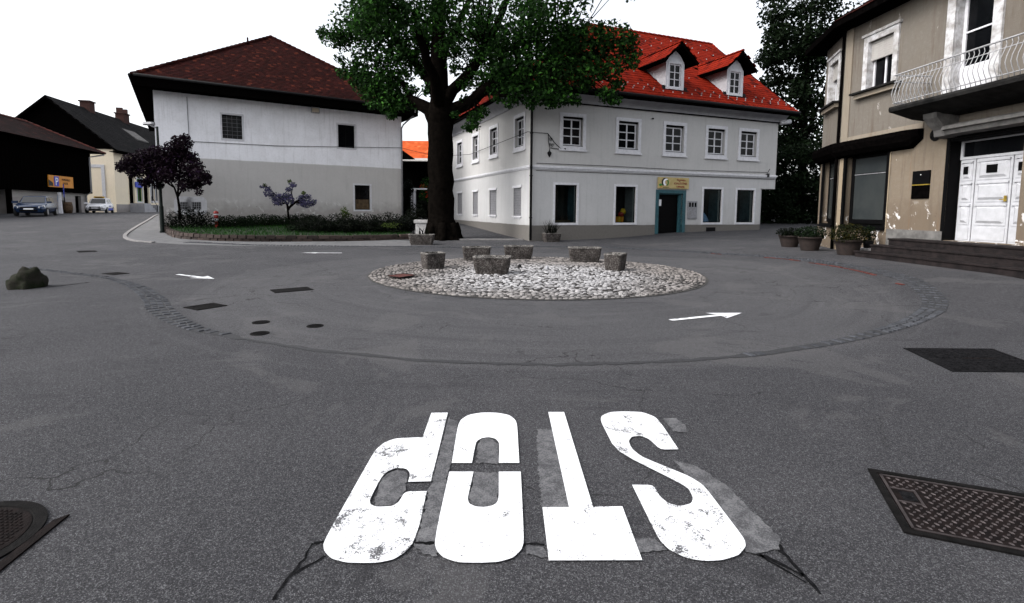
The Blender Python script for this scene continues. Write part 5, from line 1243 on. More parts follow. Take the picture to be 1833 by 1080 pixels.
mb = MB(); mb.tube([(LQ+.7, -1.0, 7.3), (LQ-.6, -.15, 6.9), (LQ-.6, -.15, 3.2), (LQ-.6, .35, 2.8), (LQ-.6, .35, 1)], .09, 8); mb.build('downpipe', 'white_metal', hQ)
def qx(px, py):
    return on_wall(px, py, (N0.x, N0.y), (N0.x+eD.x, N0.y+eD.y))
p, q = qx(84, 333), qx(127, 315); x0, x1 = p[0], q[0]; wS = x1-x0
t = on_house('wall_sign', 'orange billboard with a white letter P on a blue panel, on the black barn', 'sign', hQ, (x0+x1)/2, -.08, qx(105, 335)[1])
hS = qx(105, 314.5)[1]-qx(105, 335)[1]; mb = MB(); mb.box(-wS/2, wS/2, -.08, 0, 0, hS); mb.build('panel', 'sign_orange', t)
mb = MB(); mb.box(-wS*.29, -wS*.11, -.10, -.081, .1, hS-.08); mb.build('letter_panel', 'blue', t); text('P', hS*.95, 'white_txt', t, (-wS*.20, -.11, hS*.17), FACE)
text('POPRAVILO', hS*.26, 'black_txt', t, (wS*.19, -.09, hS*.60), FACE); text('VOZIL', hS*.28, 'black_txt', t, (wS*.17, -.09, hS*.28), FACE)
mb = MB(); mb.prism([(-wS*.5, -.081, .1), (-wS*.34, -.081, .1), (-wS*.34, -.081, hS*.35), (-wS*.42, -.081, hS*.5), (-wS*.5, -.081, hS*.6)], (0, -.01, 0)); mb.build('emblem', 'black_txt', t)
# things standing in front of the barn
def stand(px, py, Y): return at(px, py, Y)
b_ = at(109, 385, 47); b_.z = g(b_.x, b_.y)
t = thing('advert_board', 'white upright advertising pillar with a small picture, between the two cars', 'advert board', b_, R_(-50))
mb = MB(); mb.loft([rrect(.85, .35, .08, 0), rrect(.80, .3, .08, .5), rrect(.55, .26, .08, 1.35), rrect(.55, .26, .08, 1.9)]); mb.build('body', 'white', t); mb = MB(); mb.box(-.18, .18, -.16, -.131, 1.05, 1.6); mb.build('picture', 'toy_blue', t)
b_ = at(117, 384, 48.5); b_.z = g(b_.x, b_.y); t = thing('banner', 'tall narrow blue banner on a post in front of the white barn wall', 'banner', b_, R_(-50))
mb = MB(); mb.tube([(-.28, 0, 0), (-.28, 0, 2.75)], .04, 8); mb.build('post', 'dark_metal', t); mb = MB(); mb.box(-.24, .24, -.03, .03, 1.5, 2.7); mb.build('panel', 'blue', t); mb = MB(); [mb.box(-.12, .12, -.04, -.031, 1.65+i*.26, 1.8+i*.26) for i in range(4)]; mb.build('lettering', 'white_txt', t)
b_ = at(122.5, 383, 48); b_.z = g(b_.x, b_.y); t = thing('barrel', 'brown wooden barrel beside the white advertising pillar', 'barrel', b_); mb = MB(); mb.lathe([(.28, 0), (.36, .35), (.37, .6), (.30, 1.05), (.26, 1.05)], n=18); mb.build('staves', 'brown', t); mb = MB(); [mb.lathe([(.335, z), (.36, z+.05)], n=18) for z in (.2, .75)]; mb.build('hoop', 'dark_metal', t)

# ------------------------------------------------------------------ parked cars
def car(name, label, front_px, Y, rear_dir, paint, L=4.0, Wd=1.72, Hh=1.48, taxi=False):
    f = at(*front_px, Y); d = Vector((rear_dir[0], rear_dir[1], 0)).normalized(); c = Vector((f.x, f.y, 0))+d*L/2; c.z = g(c.x, c.y)
    t = thing(name, label, 'car', c, math.atan2(-d.y, -d.x), 'cars parked by the far houses')
    w = Wd/2; hl = L/2
    st = [(-hl, .42, .86, .80), (-hl+.12, .28, .98, .92), (-hl+.7, .22, 1.0, 1.0), (0, .2, .97, 1.0), (hl-1.15, .2, .93, 1.0), (hl-.35, .24, .80, .95), (hl-.06, .3, .68, .86), (hl, .38, .58, .78)]
    mb = MB(); rings = []
    for x, zb, zt, k in st: rings.append([(x, s_*w*k*q, z) for s_, q, z in ((-1, .82, zb), (-1, .98, zb+.18), (-1, 1.0, (zb+zt)/2), (-1, .96, zt-.08), (-1, .84, zt), (1, .84, zt), (1, .96, zt-.08), (1, 1.0, (zb+zt)/2), (1, .98, zb+.18), (1, .82, zb))])
    mb.loft(rings, 0, (True, True), True)
    cab = [(-hl+.18, .96, .78), (-hl+.55, Hh-.06, .68), (-.35, Hh, .70), (.25, Hh-.04, .69), (hl-1.25, .92, .80)]
    base = [-hl+.10, -hl+.5, -.35, .4, hl-1.2]
    mb.loft([[(x, -w*.86, .93), (x, -w*k, z), (x, w*k, z), (x, w*.86, .93)] for (x, z, k) in cab], 0, (True, True)); body = mb.build('body', paint, t)
    mb = MB(); a, b = cab[3], cab[4]; lerp = lambda p, q, s_: tuple(p[i]+(q[i]-p[i])*s_ for i in range(3))
    def gl(p, q, s0, s1, e): P, Q = lerp(p, q, s0), lerp(p, q, s1); mb.quad((P[0]+e, -w*P[2]*.92, P[1]+.012), (P[0]+e, w*P[2]*.92, P[1]+.012), (Q[0]+e, w*Q[2]*.92, Q[1]+.012), (Q[0]+e, -w*Q[2]*.92, Q[1]+.012))
    gl(a, b, .08, .93, .012); mb.build('windscreen', 'car_glass', t)
    mb = MB(); gl(cab[1], cab[0], .08, .8, -.012); mb.build('rear_window', 'car_glass', t)
    for s_ in (-1, 1):
        mb = MB(); yy = lambda k, z: s_*(w*k+(w*.86-w*k)*((Hh-z)/(Hh-.93))*.98+.012)
        for xs in (((-hl+.72, -hl+.62), (-.38, -.38)), ((-.28, -.28), (hl-1.35, .28))):
            (x0, x1), (x2, x3) = xs; mb.quad((x0-.0, yy(.70, .98), .98), (x2, yy(.70, .98), .98), (x3, yy(.70, Hh-.1), Hh-.1), (x1, yy(.70, Hh-.1), Hh-.1))
        mb.build('side_window', 'car_glass', t)
        mb = MB(); mb.box(hl-1.25, hl-1.08, s_*w*.9, s_*(w+.18), .93, 1.06, 0, bev=.02); mb.build('mirror', paint, t)
        mb = MB(); mb.loft([[(hl-.40, s_*w*.92, .60), (hl-.03, s_*w*.62, .55), (hl-.04, s_*w*.60, .68), (hl-.36, s_*w*.90, .78)], [(hl-.37, s_*w*.955, .60), (hl+.015, s_*w*.65, .55), (hl-.0, s_*w*.62, .69), (hl-.33, s_*w*.93, .80)]]); mb.build('headlight', 'lamp', t)
    mb = MB(); mb.box(hl-.05, hl+.012, -w*.5, w*.5, .56, .65); mb.box(hl-.05, hl+.016, -w*.55, w*.55, .33, .46); mb.build('grille', 'frame_dark', t)
    mb = MB(); mb.box(hl+.017, hl+.028, -.26, .26, .47, .56); mb.build('number_plate', 'white_txt', t)
    for sx in (hl-.75, -hl+.72):
        for s_ in (-1, 1):
            mb = MB(); mb.loft([[(sx+r*math.cos(2*math.pi*k/22), s_*y, .31+r*math.sin(2*math.pi*k/22)) for k in range(22)] for r, y in ((.31, w-.17), (.315, w-.1), (.30, w+.012), (.20, w+.018))]); wh_ = mb.build('wheel', 'tyre', t)
            mb = MB(); mb.loft([[(sx+r*math.cos(2*math.pi*k/16), s_*y, .31+r*math.sin(2*math.pi*k/16)) for k in range(16)] for r, y in ((.205, w+.015), (.18, w+.026), (.06, w+.02))]); mb.build('rim', 'rim', wh_)
    if taxi:
        mb = MB(); mb.box(-.12, .12, -.42, .42, Hh+.01, Hh+.17, 0, bev=.03); mb.build('roof_sign', 'flower_yellow', t); mb = MB(); mb.box(-.16, .16, -.38, .38, Hh-.005, Hh+.01); mb.box(.121, .126, -.3, .3, Hh+.06, Hh+.12); mb.build('sign_base', 'frame_dark', t)
        for s_ in (-1, 1):
            mb = MB(); mb.box(-.95, .75, s_*(w+.002), s_*(w+.012), .30, .50); [mb.box(-.4+i*.16, -.3+i*.16, s_*(w+.0), s_*(w+.01), .66, .76) for i in range(6)]; mb.build('side_lettering', 'blue', t)
    return t
car('parked_car', 'white hatchback with a yellow roof sign and blue lettering on its side', (170, 380), 50.5, (-.45, .89), 'car_white', 3.9, 1.7, 1.5, True)
car('parked_car', 'dark blue car at the left edge in front of the black barn', (52, 391), 36.3, (-.52, .855), 'car_dark', 4.3, 1.76, 1.46)

# ------------------------------------------------------------------ gap between the two big houses
Yo = 62
a_, b_ = at(690, 370, Yo), at(850, 370, Yo); rz0 = at(745, 252, Yo).z; rz1 = at(745, 284, Yo-5).z
hO = thing('distant_house', 'distant white house with a bright orange tiled roof behind the tree trunk', 'house', (a_.x, Yo-4, 0))
W_ = b_.x-a_.x; mb = MB(); wall_holes(mb, ID, 0, W_, .5, rz1, [(2, 3, 2, 3.5), (5, 6, 2, 3.5)], .2); mb.quad((0, 8, .5), (W_, 8, .5), (W_, 8, rz1), (0, 8, rz1)); mb.quad((0, 0, .5), (0, 8, .5), (0, 8, rz1), (0, 0, rz1)); mb.quad((W_, 0, .5), (W_, 8, .5), (W_, 8, rz1), (W_, 0, rz1)); mb.build('wall', 'white', hO)
mb = MB(); tile_roof(mb, [(-.6, -.9, rz1-.3), (W_+.6, -.9, rz1-.3), (W_+.6, 4, rz0), (-.6, 4, rz0)], .35, .36); mb.poly([(-.6, 8.9, rz1-.3), (W_+.6, 8.9, rz1-.3), (W_+.6, 4, rz0), (-.6, 4, rz0)], 1); mb.build('roof', ['tilesO', 'tilesO'], hO, fix=False)
Yp = 46; a_ = at(722, 385, Yp); z1_ = at(740, 282, Yp).z; gz = g(a_.x, Yp)
pw = at(800, 380, Yp).x-a_.x; t = thing('garden_porch', 'low porch with white columns and a grey tin roof in the gap between the houses', 'porch', (a_.x, Yp, gz))
mb = MB(); mb.prism([(-.4, -.6, z1_-gz-.35), (pw, -.6, z1_-gz-.35), (pw, 2.4, z1_-gz+.15), (-.4, 2.4, z1_-gz+.15)], (0, 0, .06)); mb.prism([(-.6, .6, z1_-gz-.2), (1.0, .6, z1_-gz-.1), (-.6, .6, z1_-gz+1.0)], (0, 1.2, 0), 1); mb.build('roof', ['plDark', 'wood_dark'], t)
for px in (736.5, 742.5):
    x = at(px, 380, Yp).x-a_.x; mb = MB(); mb.box(x-.10, x+.10, -.1, .1, 0, 2.35); mb.box(x-.14, x+.14, -.14, .14, 2.351, 2.48); mb.build('column', 'white', t)
mb = MB(); mb.box(.2, pw, -.12, .12, 2.481, 2.6); mb.build('beam', 'white', t); mb = MB(); mb.box(-.4, pw, 1.8, 2.0, 0, z1_-gz-.1); mb.build('back_wall', 'wood_dark', t)
# ------------------------------------------------------------------ flower bed
bed_px = [(297, 402), (300, 414), (308, 421), (330, 426.5), (380, 430), (450, 431.5), (540, 431.5), (640, 430.5), (736, 427)]
bp = smooth_path([G(*p) for p in bed_px], 5)
t = thing('flower_bed_wall', 'low rough brick edging wall curving round the flower bed', 'low wall', bp[8])
mb = MB(); o = bp[8]
for row in range(2):
    acc = 0; cur = None
    for i in range(len(bp)-1):
        a, b = bp[i], bp[i+1]; n_ = max(1, int((b-a).length/.26)); d_ = (b-a)/n_; tt = d_.normalized(); nn = Vector((-tt.y, tt.x, 0))
        for j in range(n_):
            p0 = a+d_*(j+.04+(.5 if row else 0)); p1 = p0+d_*.92; z0 = g(p0.x, p0.y)+row*.15-.03; hh = .15*random.uniform(.85, 1.05); k = random.uniform(-.02, .02)
            r0 = [(p0+nn*(s_+k), z) for s_, z in ((-.13, z0), (.13, z0), (.11, z0+hh), (-.11, z0+hh))]; r1 = [(p1+nn*(s_+k), z) for s_, z in ((-.13, z0), (.13, z0), (.11, z0+hh), (-.11, z0+hh))]
            mb.loft([[(v.x-o.x, v.y-o.y, z-g(o.x, o.y)) for v, z in r] for r in (r0, r1)])
w_ = mb.build('stones', 'stone', t, fix=False); t.location = (o.x, o.y, g(o.x, o.y))
# earth of the bed, from the wall back to the house
fA = lambda x, y=0: hw(hA, x, y, 0)
bed_poly = [Vector((p.x, p.y, 0)) for p in bp]+[fA(LA+.3, -.02), fA(0, -.02)]
struct(flat_poly('lawn', bed_poly, 'grass_bed', .20))
def zb(x, y): return g(x, y)+.20
mb = MB()
q2 = [(p.x, p.y) for p in bed_poly]
gx0, gx1 = min(p[0] for p in q2), max(p[0] for p in q2); gy0, gy1 = min(p[1] for p in q2), max(p[1] for p in q2)
i = 0
while i < 9000:
    x, y = random.uniform(gx0, gx1), random.uniform(gy0, gy1)
    if not inpoly(x, y, q2): continue
    i += 1; b = Vector((x, y, zb(x, y)-.01)); d_ = Vector((random.gauss(0, .35), random.gauss(0, .35), 1)).normalized()*random.uniform(.07, .17); s_ = d_.orthogonal().normalized()*.014
    an = random.uniform(0, 6.28); s_ = Vector((math.cos(an), math.sin(an), 0))*.016
    mb.add([b-s_, b+s_, b+d_], [(0, 1, 2)])
struct(mb.build('grass', 'grass', fix=False), kind='stuff')

def bush(name, label, cat, px, Y, zbase, blobs, m, size, group=None, stems=8, extra=None):
    """blobs: (dx, dy, dz, rx, ry, rz, count) about the foot of the bush"""
    p = at(*px, Y); t = thing(name, label, cat, (p.x, Y, zbase if zbase is not None else zb(p.x, Y)), 0, group)
    mb = MB()
    for dx, dy, dz, rx, ry, rz, n in blobs: mb.cloud((dx, dy, dz), (rx, ry, rz), n, size)
    mb.build('foliage', m, t)
    if extra:
        mb = MB()
        for dx, dy, dz, r, n, mm, s_ in extra: mb.cloud((dx, dy, dz), r, n, s_)
        mb.build('blossom', extra[0][5], t)
    mb = MB()
    for i in range(stems):
        bl = random.choice(blobs); e = Vector((bl[0]+random.uniform(-.5, .5)*bl[3], bl[1]+random.uniform(-.4, .4)*bl[4], bl[2]+random.uniform(-.2, .5)*bl[5]))
        b = Vector((random.uniform(-.12, .12), random.uniform(-.1, .1), -.05)); mb.tube([b, b.lerp(e, .5)+Vector((random.gauss(0, .06), random.gauss(0, .06), .05)), e], [.022, .015, .006], 5)
    mb.build('stem', 'bark', t); return t
def pxX(px, Y): return at(px, 380, Y).x
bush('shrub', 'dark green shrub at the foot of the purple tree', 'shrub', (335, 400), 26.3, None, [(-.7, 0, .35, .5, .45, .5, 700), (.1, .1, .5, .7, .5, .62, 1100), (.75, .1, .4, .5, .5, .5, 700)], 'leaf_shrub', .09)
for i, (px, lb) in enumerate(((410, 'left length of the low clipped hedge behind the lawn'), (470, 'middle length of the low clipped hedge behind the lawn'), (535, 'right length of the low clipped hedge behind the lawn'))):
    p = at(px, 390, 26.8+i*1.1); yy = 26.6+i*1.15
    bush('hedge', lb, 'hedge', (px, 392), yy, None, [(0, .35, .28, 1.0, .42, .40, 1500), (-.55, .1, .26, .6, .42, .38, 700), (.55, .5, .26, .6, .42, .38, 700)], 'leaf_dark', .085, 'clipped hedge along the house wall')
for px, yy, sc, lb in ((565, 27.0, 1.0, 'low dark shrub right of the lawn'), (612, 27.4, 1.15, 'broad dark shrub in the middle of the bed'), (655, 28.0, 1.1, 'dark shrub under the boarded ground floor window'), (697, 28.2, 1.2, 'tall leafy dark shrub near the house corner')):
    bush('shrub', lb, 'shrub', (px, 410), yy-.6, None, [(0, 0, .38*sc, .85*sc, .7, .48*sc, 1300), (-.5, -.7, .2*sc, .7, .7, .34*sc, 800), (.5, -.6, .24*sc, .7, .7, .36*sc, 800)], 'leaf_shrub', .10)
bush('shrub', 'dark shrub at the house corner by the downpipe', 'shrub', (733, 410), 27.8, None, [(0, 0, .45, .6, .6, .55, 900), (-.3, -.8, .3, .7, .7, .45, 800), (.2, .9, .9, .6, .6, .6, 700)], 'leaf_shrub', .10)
bush('flowering_plant', 'pale lime leaved plant poking out of the dark shrubs below the window', 'plant', (616, 388), 27.0, zb(-9, 27)+.75, [(0, 0, .25, .22, .2, .28, 140), (.15, 0, .05, .3, .2, .2, 120)], 'leaf_lime', .09, stems=3)
bush('flowering_plant', 'small plant with pale blossoms on the right of the bed', 'plant', (700, 402), 25.9, zb(-6, 26)+.35, [(0, 0, .1, .55, .25, .16, 120)], 'leaf_lime', .085, stems=3)
# wisteria
p = at(516, 384, 28.4)
t = thing('wisteria', 'small blue blossoming wisteria with spreading boughs against the grey wall', 'shrub', (p.x, 28.4, zb(p.x, 28.4)))
X = lambda px, py: Vector((at(px, py, 28.4).x-p.x, random.uniform(-.25, .25), at(px, py, 28.4).z-zb(p.x, 28.4)))
lim = [[(517, 392), (516, 375), (512, 362), (497, 350), (482, 338), (474, 330)], [(516, 375), (522, 360), (520, 345), (522, 330)], [(516, 373), (530, 362), (548, 362), (566, 366)], [(513, 362), (500, 365), (490, 366)], [(528, 362), (545, 352), (556, 352)], [(516, 370), (508, 350), (512, 342)]]
mb = MB()
for l in lim: q = [X(*a) for a in l]; q[0].y = 0; mb.tube(q, [.06*(1-.75*i/(len(q)-1)) for i in range(len(q))], 7)
mb.build('trunk', 'bark', t)
mb = MB()
for px, py, r, n in ((478, 337, .22, 90), (484, 346, .28, 160), (494, 352, .34, 240), (505, 354, .34, 240), (515, 350, .3, 190), (518, 338, .22, 100), (523, 330, .22, 90), (528, 332, .15, 50), (540, 354, .3, 160), (550, 352, .28, 150), (548, 364, .34, 230), (560, 362, .26, 150), (566, 360, .14, 40), (535, 362, .3, 180), (500, 362, .3, 180), (520, 358, .3, 180), (470, 334, .14, 40)):
    mb.cloud(X(px, py), r, n, .10)
mb.build('crown', 'leaf_wist', t)
mb = MB()
for px, py in ((474, 331), (520, 324), (545, 345)): mb.cloud(X(px, py), .14, 40, .10)
mb.build('young_leaves', 'leaf_lime', t)

# ------------------------------------------------------------------ purple tree
Yl = 25.4; p = at(322, 385, Yl); zl = zb(p.x, Yl)
t = thing('purple_tree', 'purple leaved tree with a slim forked trunk in front of the left house corner', 'tree', (p.x, Yl, zl))
def XL(px, py, dy=0): q = at(px, py, Yl+dy); return Vector((q.x-p.x, dy, q.z-zl))
mb = MB()
limbs = [([(322, 392), (321, 372), (318, 352), (312, 335), (300, 318)], .075), ([(318, 352), (326, 338), (338, 322), (352, 310)], .05), ([(312, 335), (296, 325), (270, 312), (245, 300)], .045), ([(318, 350), (320, 325), (325, 295), (330, 265)], .045), ([(300, 318), (290, 300), (270, 285)], .035), ([(338, 322), (350, 325), (362, 322)], .025), ([(322, 300), (308, 280), (300, 268)], .03)]
for l, r in limbs: q = [XL(*a, dy=random.uniform(-.3, .3) if i > 1 else 0) for i, a in enumerate(l)]; mb.tube(q, [r*(1-.7*i/(len(q)-1)) for i in range(len(q))], 8, jag=.08)
mb.build('trunk', 'bark', t)
mb = MB()
for px, py, r, n in ((222, 296, .34, 230), (240, 288, .5, 420), (242, 306, .42, 330), (262, 280, .5, 450), (265, 300, .55, 560), (285, 275, .5, 420), (288, 295, .6, 640), (308, 288, .6, 620), (300, 312, .5, 460), (312, 262, .40, 280), (328, 256, .42, 280), (330, 246, .24, 90), (322, 276, .5, 420), (340, 280, .40, 240), (345, 298, .5, 380), (335, 312, .55, 460), (358, 312, .42, 280), (368, 318, .26, 90), (352, 328, .36, 220), (330, 332, .34, 180), (278, 316, .4, 300), (262, 326, .3, 150), (284, 331, .24, 100), (216, 302, .2, 60), (374, 316, .16, 36), (313, 247, .16, 40), (355, 343, .2, 50), (372, 326, .16, 30)):
    mb.cloud(XL(px, py, random.uniform(-.5, .5)), (r, r*1.25, r*.85), int(n*1.35), .15, asp=.55)
mb.build('crown', 'leaf_purple', t)

# ------------------------------------------------------------------ hydrant, lamp post
p = G(388, 414); t = thing('hydrant', 'red fire hydrant pillar with white bands on the edge of the lawn', 'hydrant', (p.x, p.y, g(p.x, p.y)))
s_ = 37*p.y/925
mb = MB(); mb.lathe([(.10, -.05), (.10, .05), (.075, .08), (.075, s_*.50)], n=16); mb.build('column', 'hyd_red', t)
mb = MB(); mb.lathe([(.105, s_*.50), (.125, s_*.53), (.125, s_*.60), (.105, s_*.63)], n=16); mb.build('band', 'white', t)
mb = MB(); mb.lathe([(.10, s_*.63), (.10, s_*.80)], n=16); mb.build('body', 'hyd_red', t)
mb = MB(); mb.lathe([(.125, s_*.80), (.13, s_*.84), (.11, s_*.86)], n=16); mb.build('band', 'white', t)
mb = MB(); mb.lathe([(.11, s_*.86), (.13, s_*.90), (.10, s_*.97), (.03, s_*1.0), (.01, s_*1.0)], n=16); mb.build('cap', 'hyd_red', t)
for z in (.57, .40):
    mb = MB(); mb.tube([(-.06, -.05, s_*z), (-.16, -.12, s_*z)], .045, 10); mb.build('nozzle', 'white', t)
p = G(291, 416); zp = g(p.x, p.y); top = at(280.5, 226, p.y).z
t = thing('street_lamp', 'dark green street lamp post with a short arm at the left house corner', 'street lamp', (p.x, p.y, zp))
mb = MB(); mb.lathe([(.12, -.05), (.12, .08), (.095, .12), (.095, 1.3), (.07, 1.35), (.065, 2.8), (.05, top-zp)], n=14); mb.build('post', 'post_green', t)
e = at(262, 221, p.y); mb = MB(); mb.tube([(0, 0, top-zp-.08), (-.25, 0, top-zp+.02), (e.x-p.x+.1, 0, e.z-zp)], .035, 8); mb.build('arm', 'grey_metal', t)
mb = MB(); x0 = e.x-p.x; mb.loft([[(x0-.15+l, w*k, e.z-zp-.02+h) for w, h in ((-.11, 0), (-.09, .10), (.09, .10), (.11, 0), (.06, -.05), (-.06, -.05))] for l, k in ((-.02, .3), (.1, .9), (.45, 1), (.55, .5))]); mb.build('lamp_head', 'grey_metal', t)

# ------------------------------------------------------------------ big linden
p = G(793, 427); Yt = p.y; zt = g(p.x, p.y)
t = thing('linden_tree', 'huge broad old tree with a thick dark trunk between the two houses', 'tree', (p.x, p.y, zt))
def XT(px, py, dy=0): q = at(px, py, Yt+dy); return Vector((q.x-p.x, dy, q.z-zt))
mb = MB()
def limb(path, radii, n=12, jag=.05):
    q = []
    for i in range(len(path)-1):
        for k in range(3): q.append(path[i].lerp(path[i+1], k/3)+Vector((random.gauss(0, .03), random.gauss(0, .03), 0))*(1 if i else 0))
    q.append(path[-1]); R = []
    for i in range(len(radii)-1): R += [radii[i]+(radii[i+1]-radii[i])*k/3 for k in range(3)]
    R.append(radii[-1]); mb.tube(q, R, n, jag=jag)
pm = 925/Yt
limb([XT(797, 432), XT(796, 424), XT(792, 412), XT(789, 385), XT(788, 340), XT(788, 290), XT(788, 240), XT(789, 205), XT(788, 170), XT(785, 110), XT(786, 50), XT(788, -20), XT(792, -90)], [.86, .77, .70, .65, .63, .61, .60, .66, .46, .40, .33, .26, .16], 20, .04)
limb([XT(784, 225), XT(768, 195), XT(740, 180, .4), XT(700, 172, .8), XT(662, 158, 1.0), XT(625, 130, 1.2)], [.42, .34, .25, .19, .13, .06])
limb([XT(795, 215), XT(818, 194), XT(848, 178, -.6), XT(880, 150, -1.4), (XT(930, 130, -2)), XT(1000, 110, -2.4), XT(1070, 90, -2.6)], [.42, .34, .28, .24, .2, .14, .06])
limb([XT(790, 190), XT(812, 160, -.2), XT(840, 130, -.6), XT(868, 90, -1), XT(890, 40, -1.2), XT(920, -20, -1.4)], [.34, .28, .24, .2, .16, .1])
limb([XT(786, 180), XT(765, 140, .4), XT(735, 100, .9), XT(700, 60, 1.2), XT(660, 10, 1.5)], [.30, .24, .2, .15, .09])
limb([XT(786, 120), XT(800, 80, 1.5), XT(830, 20, 3.0), XT(860, -40, 4)], [.24, .2, .15, .08]); limb([XT(788, 200), XT(780, 150, -1.5), XT(760, 90, -3), XT(740, 20, -4)], [.3, .24, .18, .1])
limb([XT(740, 180, .4), XT(720, 150, .6), XT(690, 120, .8)], [.16, .12, .06]); limb([XT(880, 150, -1.4), XT(900, 170, -1.8), XT(950, 175, -2.3)], [.12, .08, .04]); limb([XT(848, 178, -.6), XT(856, 200, -1.0), XT(850, 215, -1.2)], [.07, .05, .02])
for a in range(7):
    an = a*.9+.3; limb([Vector((.55*math.cos(an), .55*math.sin(an), .75)), Vector((.78*math.cos(an), .78*math.sin(an), .2)), Vector((1.02*math.cos(an), 1.02*math.sin(an), -.12))], [.25, .22, .12], 8)
trunk = mb.build('trunk', 'bark', t)
clumps = []
def cl(px, py, dy, r, n): clumps.append((XT(px, py, dy), r, n))
for a in ((595, 62, 1.0, .75, 250), (578, 58, 1.0, .35, 60), (612, 72, 1.2, .7, 230), (630, 60, 1.0, .8, 300), (662, 62, .6, .9, 420), (695, 66, .5, .95, 480), (730, 60, .2, .9, 420), (655, 100, .8, .8, 330), (690, 105, .6, .85, 380), (722, 98, .3, .8, 320), (610, 105, 1.2, .35, 60), (640, 122, 1.2, .6, 190), (618, 128, 1.2, .5, 130), (665, 132, 1, .65, 240), (695, 138, .8, .7, 260), (725, 132, .5, .55, 160), (655, 152, 1, .75, 330), (685, 160, .9, .8, 380), (712, 168, .7, .75, 340), (640, 138, 1.1, .6, 200), (668, 178, .7, .6, 220), (695, 188, .6, .62, 240), (722, 185, .4, .5, 170), (700, 205, .5, .33, 80), (738, 160, .3, .35, 70), (748, 190, .3, .35, 60),
          (760, 62, 0, .7, 260), (748, 88, .2, .5, 120), (765, 110, .2, .4, 80), (752, 130, .3, .35, 60), (815, 62, -.3, .65, 200), (800, 85, -.8, .6, 170), (815, 120, -.5, .5, 110), (770, 160, .2, .45, 90), (765, 75, .6, .7, 220), (745, 110, .6, .5, 130), (700, 150, .7, .9, 380), (670, 150, .8, .8, 300), (832, 150, -.9, .4, 80), (860, 75, -1, .9, 300), (900, 100, -1.6, .9, 330), (840, 55, -.6, .75, 280), (868, 62, -.8, .8, 340), (822, 92, -.4, .4, 90), (850, 100, -.8, .6, 200), (880, 100, -1.2, .8, 360), (845, 130, -.6, .5, 140), (872, 135, -1.2, .65, 250), (898, 135, -1.6, .8, 380), (862, 158, -.8, .5, 150), (890, 165, -1.3, .6, 210), (850, 210, -1.1, .42, 120), (864, 200, -1.1, .36, 80), (838, 228, -1.1, .33, 70), (852, 226, -1.2, .25, 35), (815, 205, -.6, .28, 45), (832, 175, -.5, .28, 40),
          (920, 70, -1.6, 1.1, 760), (920, 120, -1.8, 1.0, 640), (930, 160, -2.0, .75, 350), (960, 75, -2, 1.2, 900), (965, 125, -2.2, 1.1, 800), (975, 165, -2.4, .75, 360), (1005, 80, -2.4, 1.2, 900), (1010, 130, -2.5, 1.0, 640), (1050, 75, -2.6, 1.2, 860), (1050, 125, -2.6, .9, 480), (1095, 70, -2.6, 1.0, 560), (1090, 120, -2.6, .75, 300), (1125, 75, -2.6, .55, 180), (1128, 110, -2.6, .45, 120), (1105, 150, -2.6, .40, 100), (1085, 168, -2.5, .5, 150), (1100, 178, -2.5, .33, 70), (1045, 150, -2.5, .45, 120), (1005, 172, -2.4, .6, 210), (1030, 178, -2.4, .35, 80), (950, 185, -2.2, .35, 80), (1020, 55, -2.6, .9, 400), (915, 182, -1.8, .4, 90), (908, 150, -1.8, .6, 220), (1138, 95, -2.6, .3, 55), (985, 185, -2.3, .33, 70)): cl(*a)
for i in range(95):                                  # the crown above the picture, all round
    while True:
        v = Vector((random.uniform(-1, 1), random.uniform(-1, 1), random.uniform(-1, 1)))
        if .45 < v.length < 1: break
    c = Vector((v.x*7.6+.8, v.y*5.6-1.2, 11.2+v.z*5.6))
    if c.z < 9.6 or ((c.x+p.x)/(c.y+p.y) < -.305 and c.z < 14.5): continue
    if c.x > 3 and c.y > -1.2: c.y = -1.2-random.random()*3
    clumps.append((c, random.uniform(.9, 1.4), 260))
for i in range(16):                                   # low boughs towards the viewer and behind
    c = Vector((random.uniform(-5, 6), random.uniform(-5.5, -3.6), random.uniform(8.8, 10)));
    if (c.x+p.x)/(c.y+p.y) < -.30: continue
    clumps.append((c, random.uniform(.7, 1.0), 240))
mb = MB()
for c, r, n in clumps: mb.cloud(c, r, int(n*1.2), .20, flat=.8)
mb.build('crown', 'leaf', t, fix=False)
# twigs through the open parts of the crown
mb = MB()
hubs = [XT(740, 180, .4), XT(700, 172, .8), XT(662, 158, 1), XT(735, 100, .9), XT(700, 60, 1.2), XT(840, 130, -.6), XT(868, 90, -1), XT(848, 178, -.6), XT(880, 150, -1.4), XT(930, 130, -2), XT(1000, 110, -2.4), XT(785, 110), XT(690, 120, .8)]
for c, r, n in clumps[:95]:
    h_ = min(hubs, key=lambda q: (q-c).length)
    for k in range(3):
        e = c+Vector((random.gauss(0, r*.4), random.gauss(0, r*.4), random.gauss(0, r*.4))); m_ = h_.lerp(e, .5)+Vector((random.gauss(0, .12), random.gauss(0, .12), random.gauss(.1, .12)))
        mb.tube([h_, m_, e], [.035, .022, .008], 5)
mb.build('twigs', 'bark', t, fix=False)

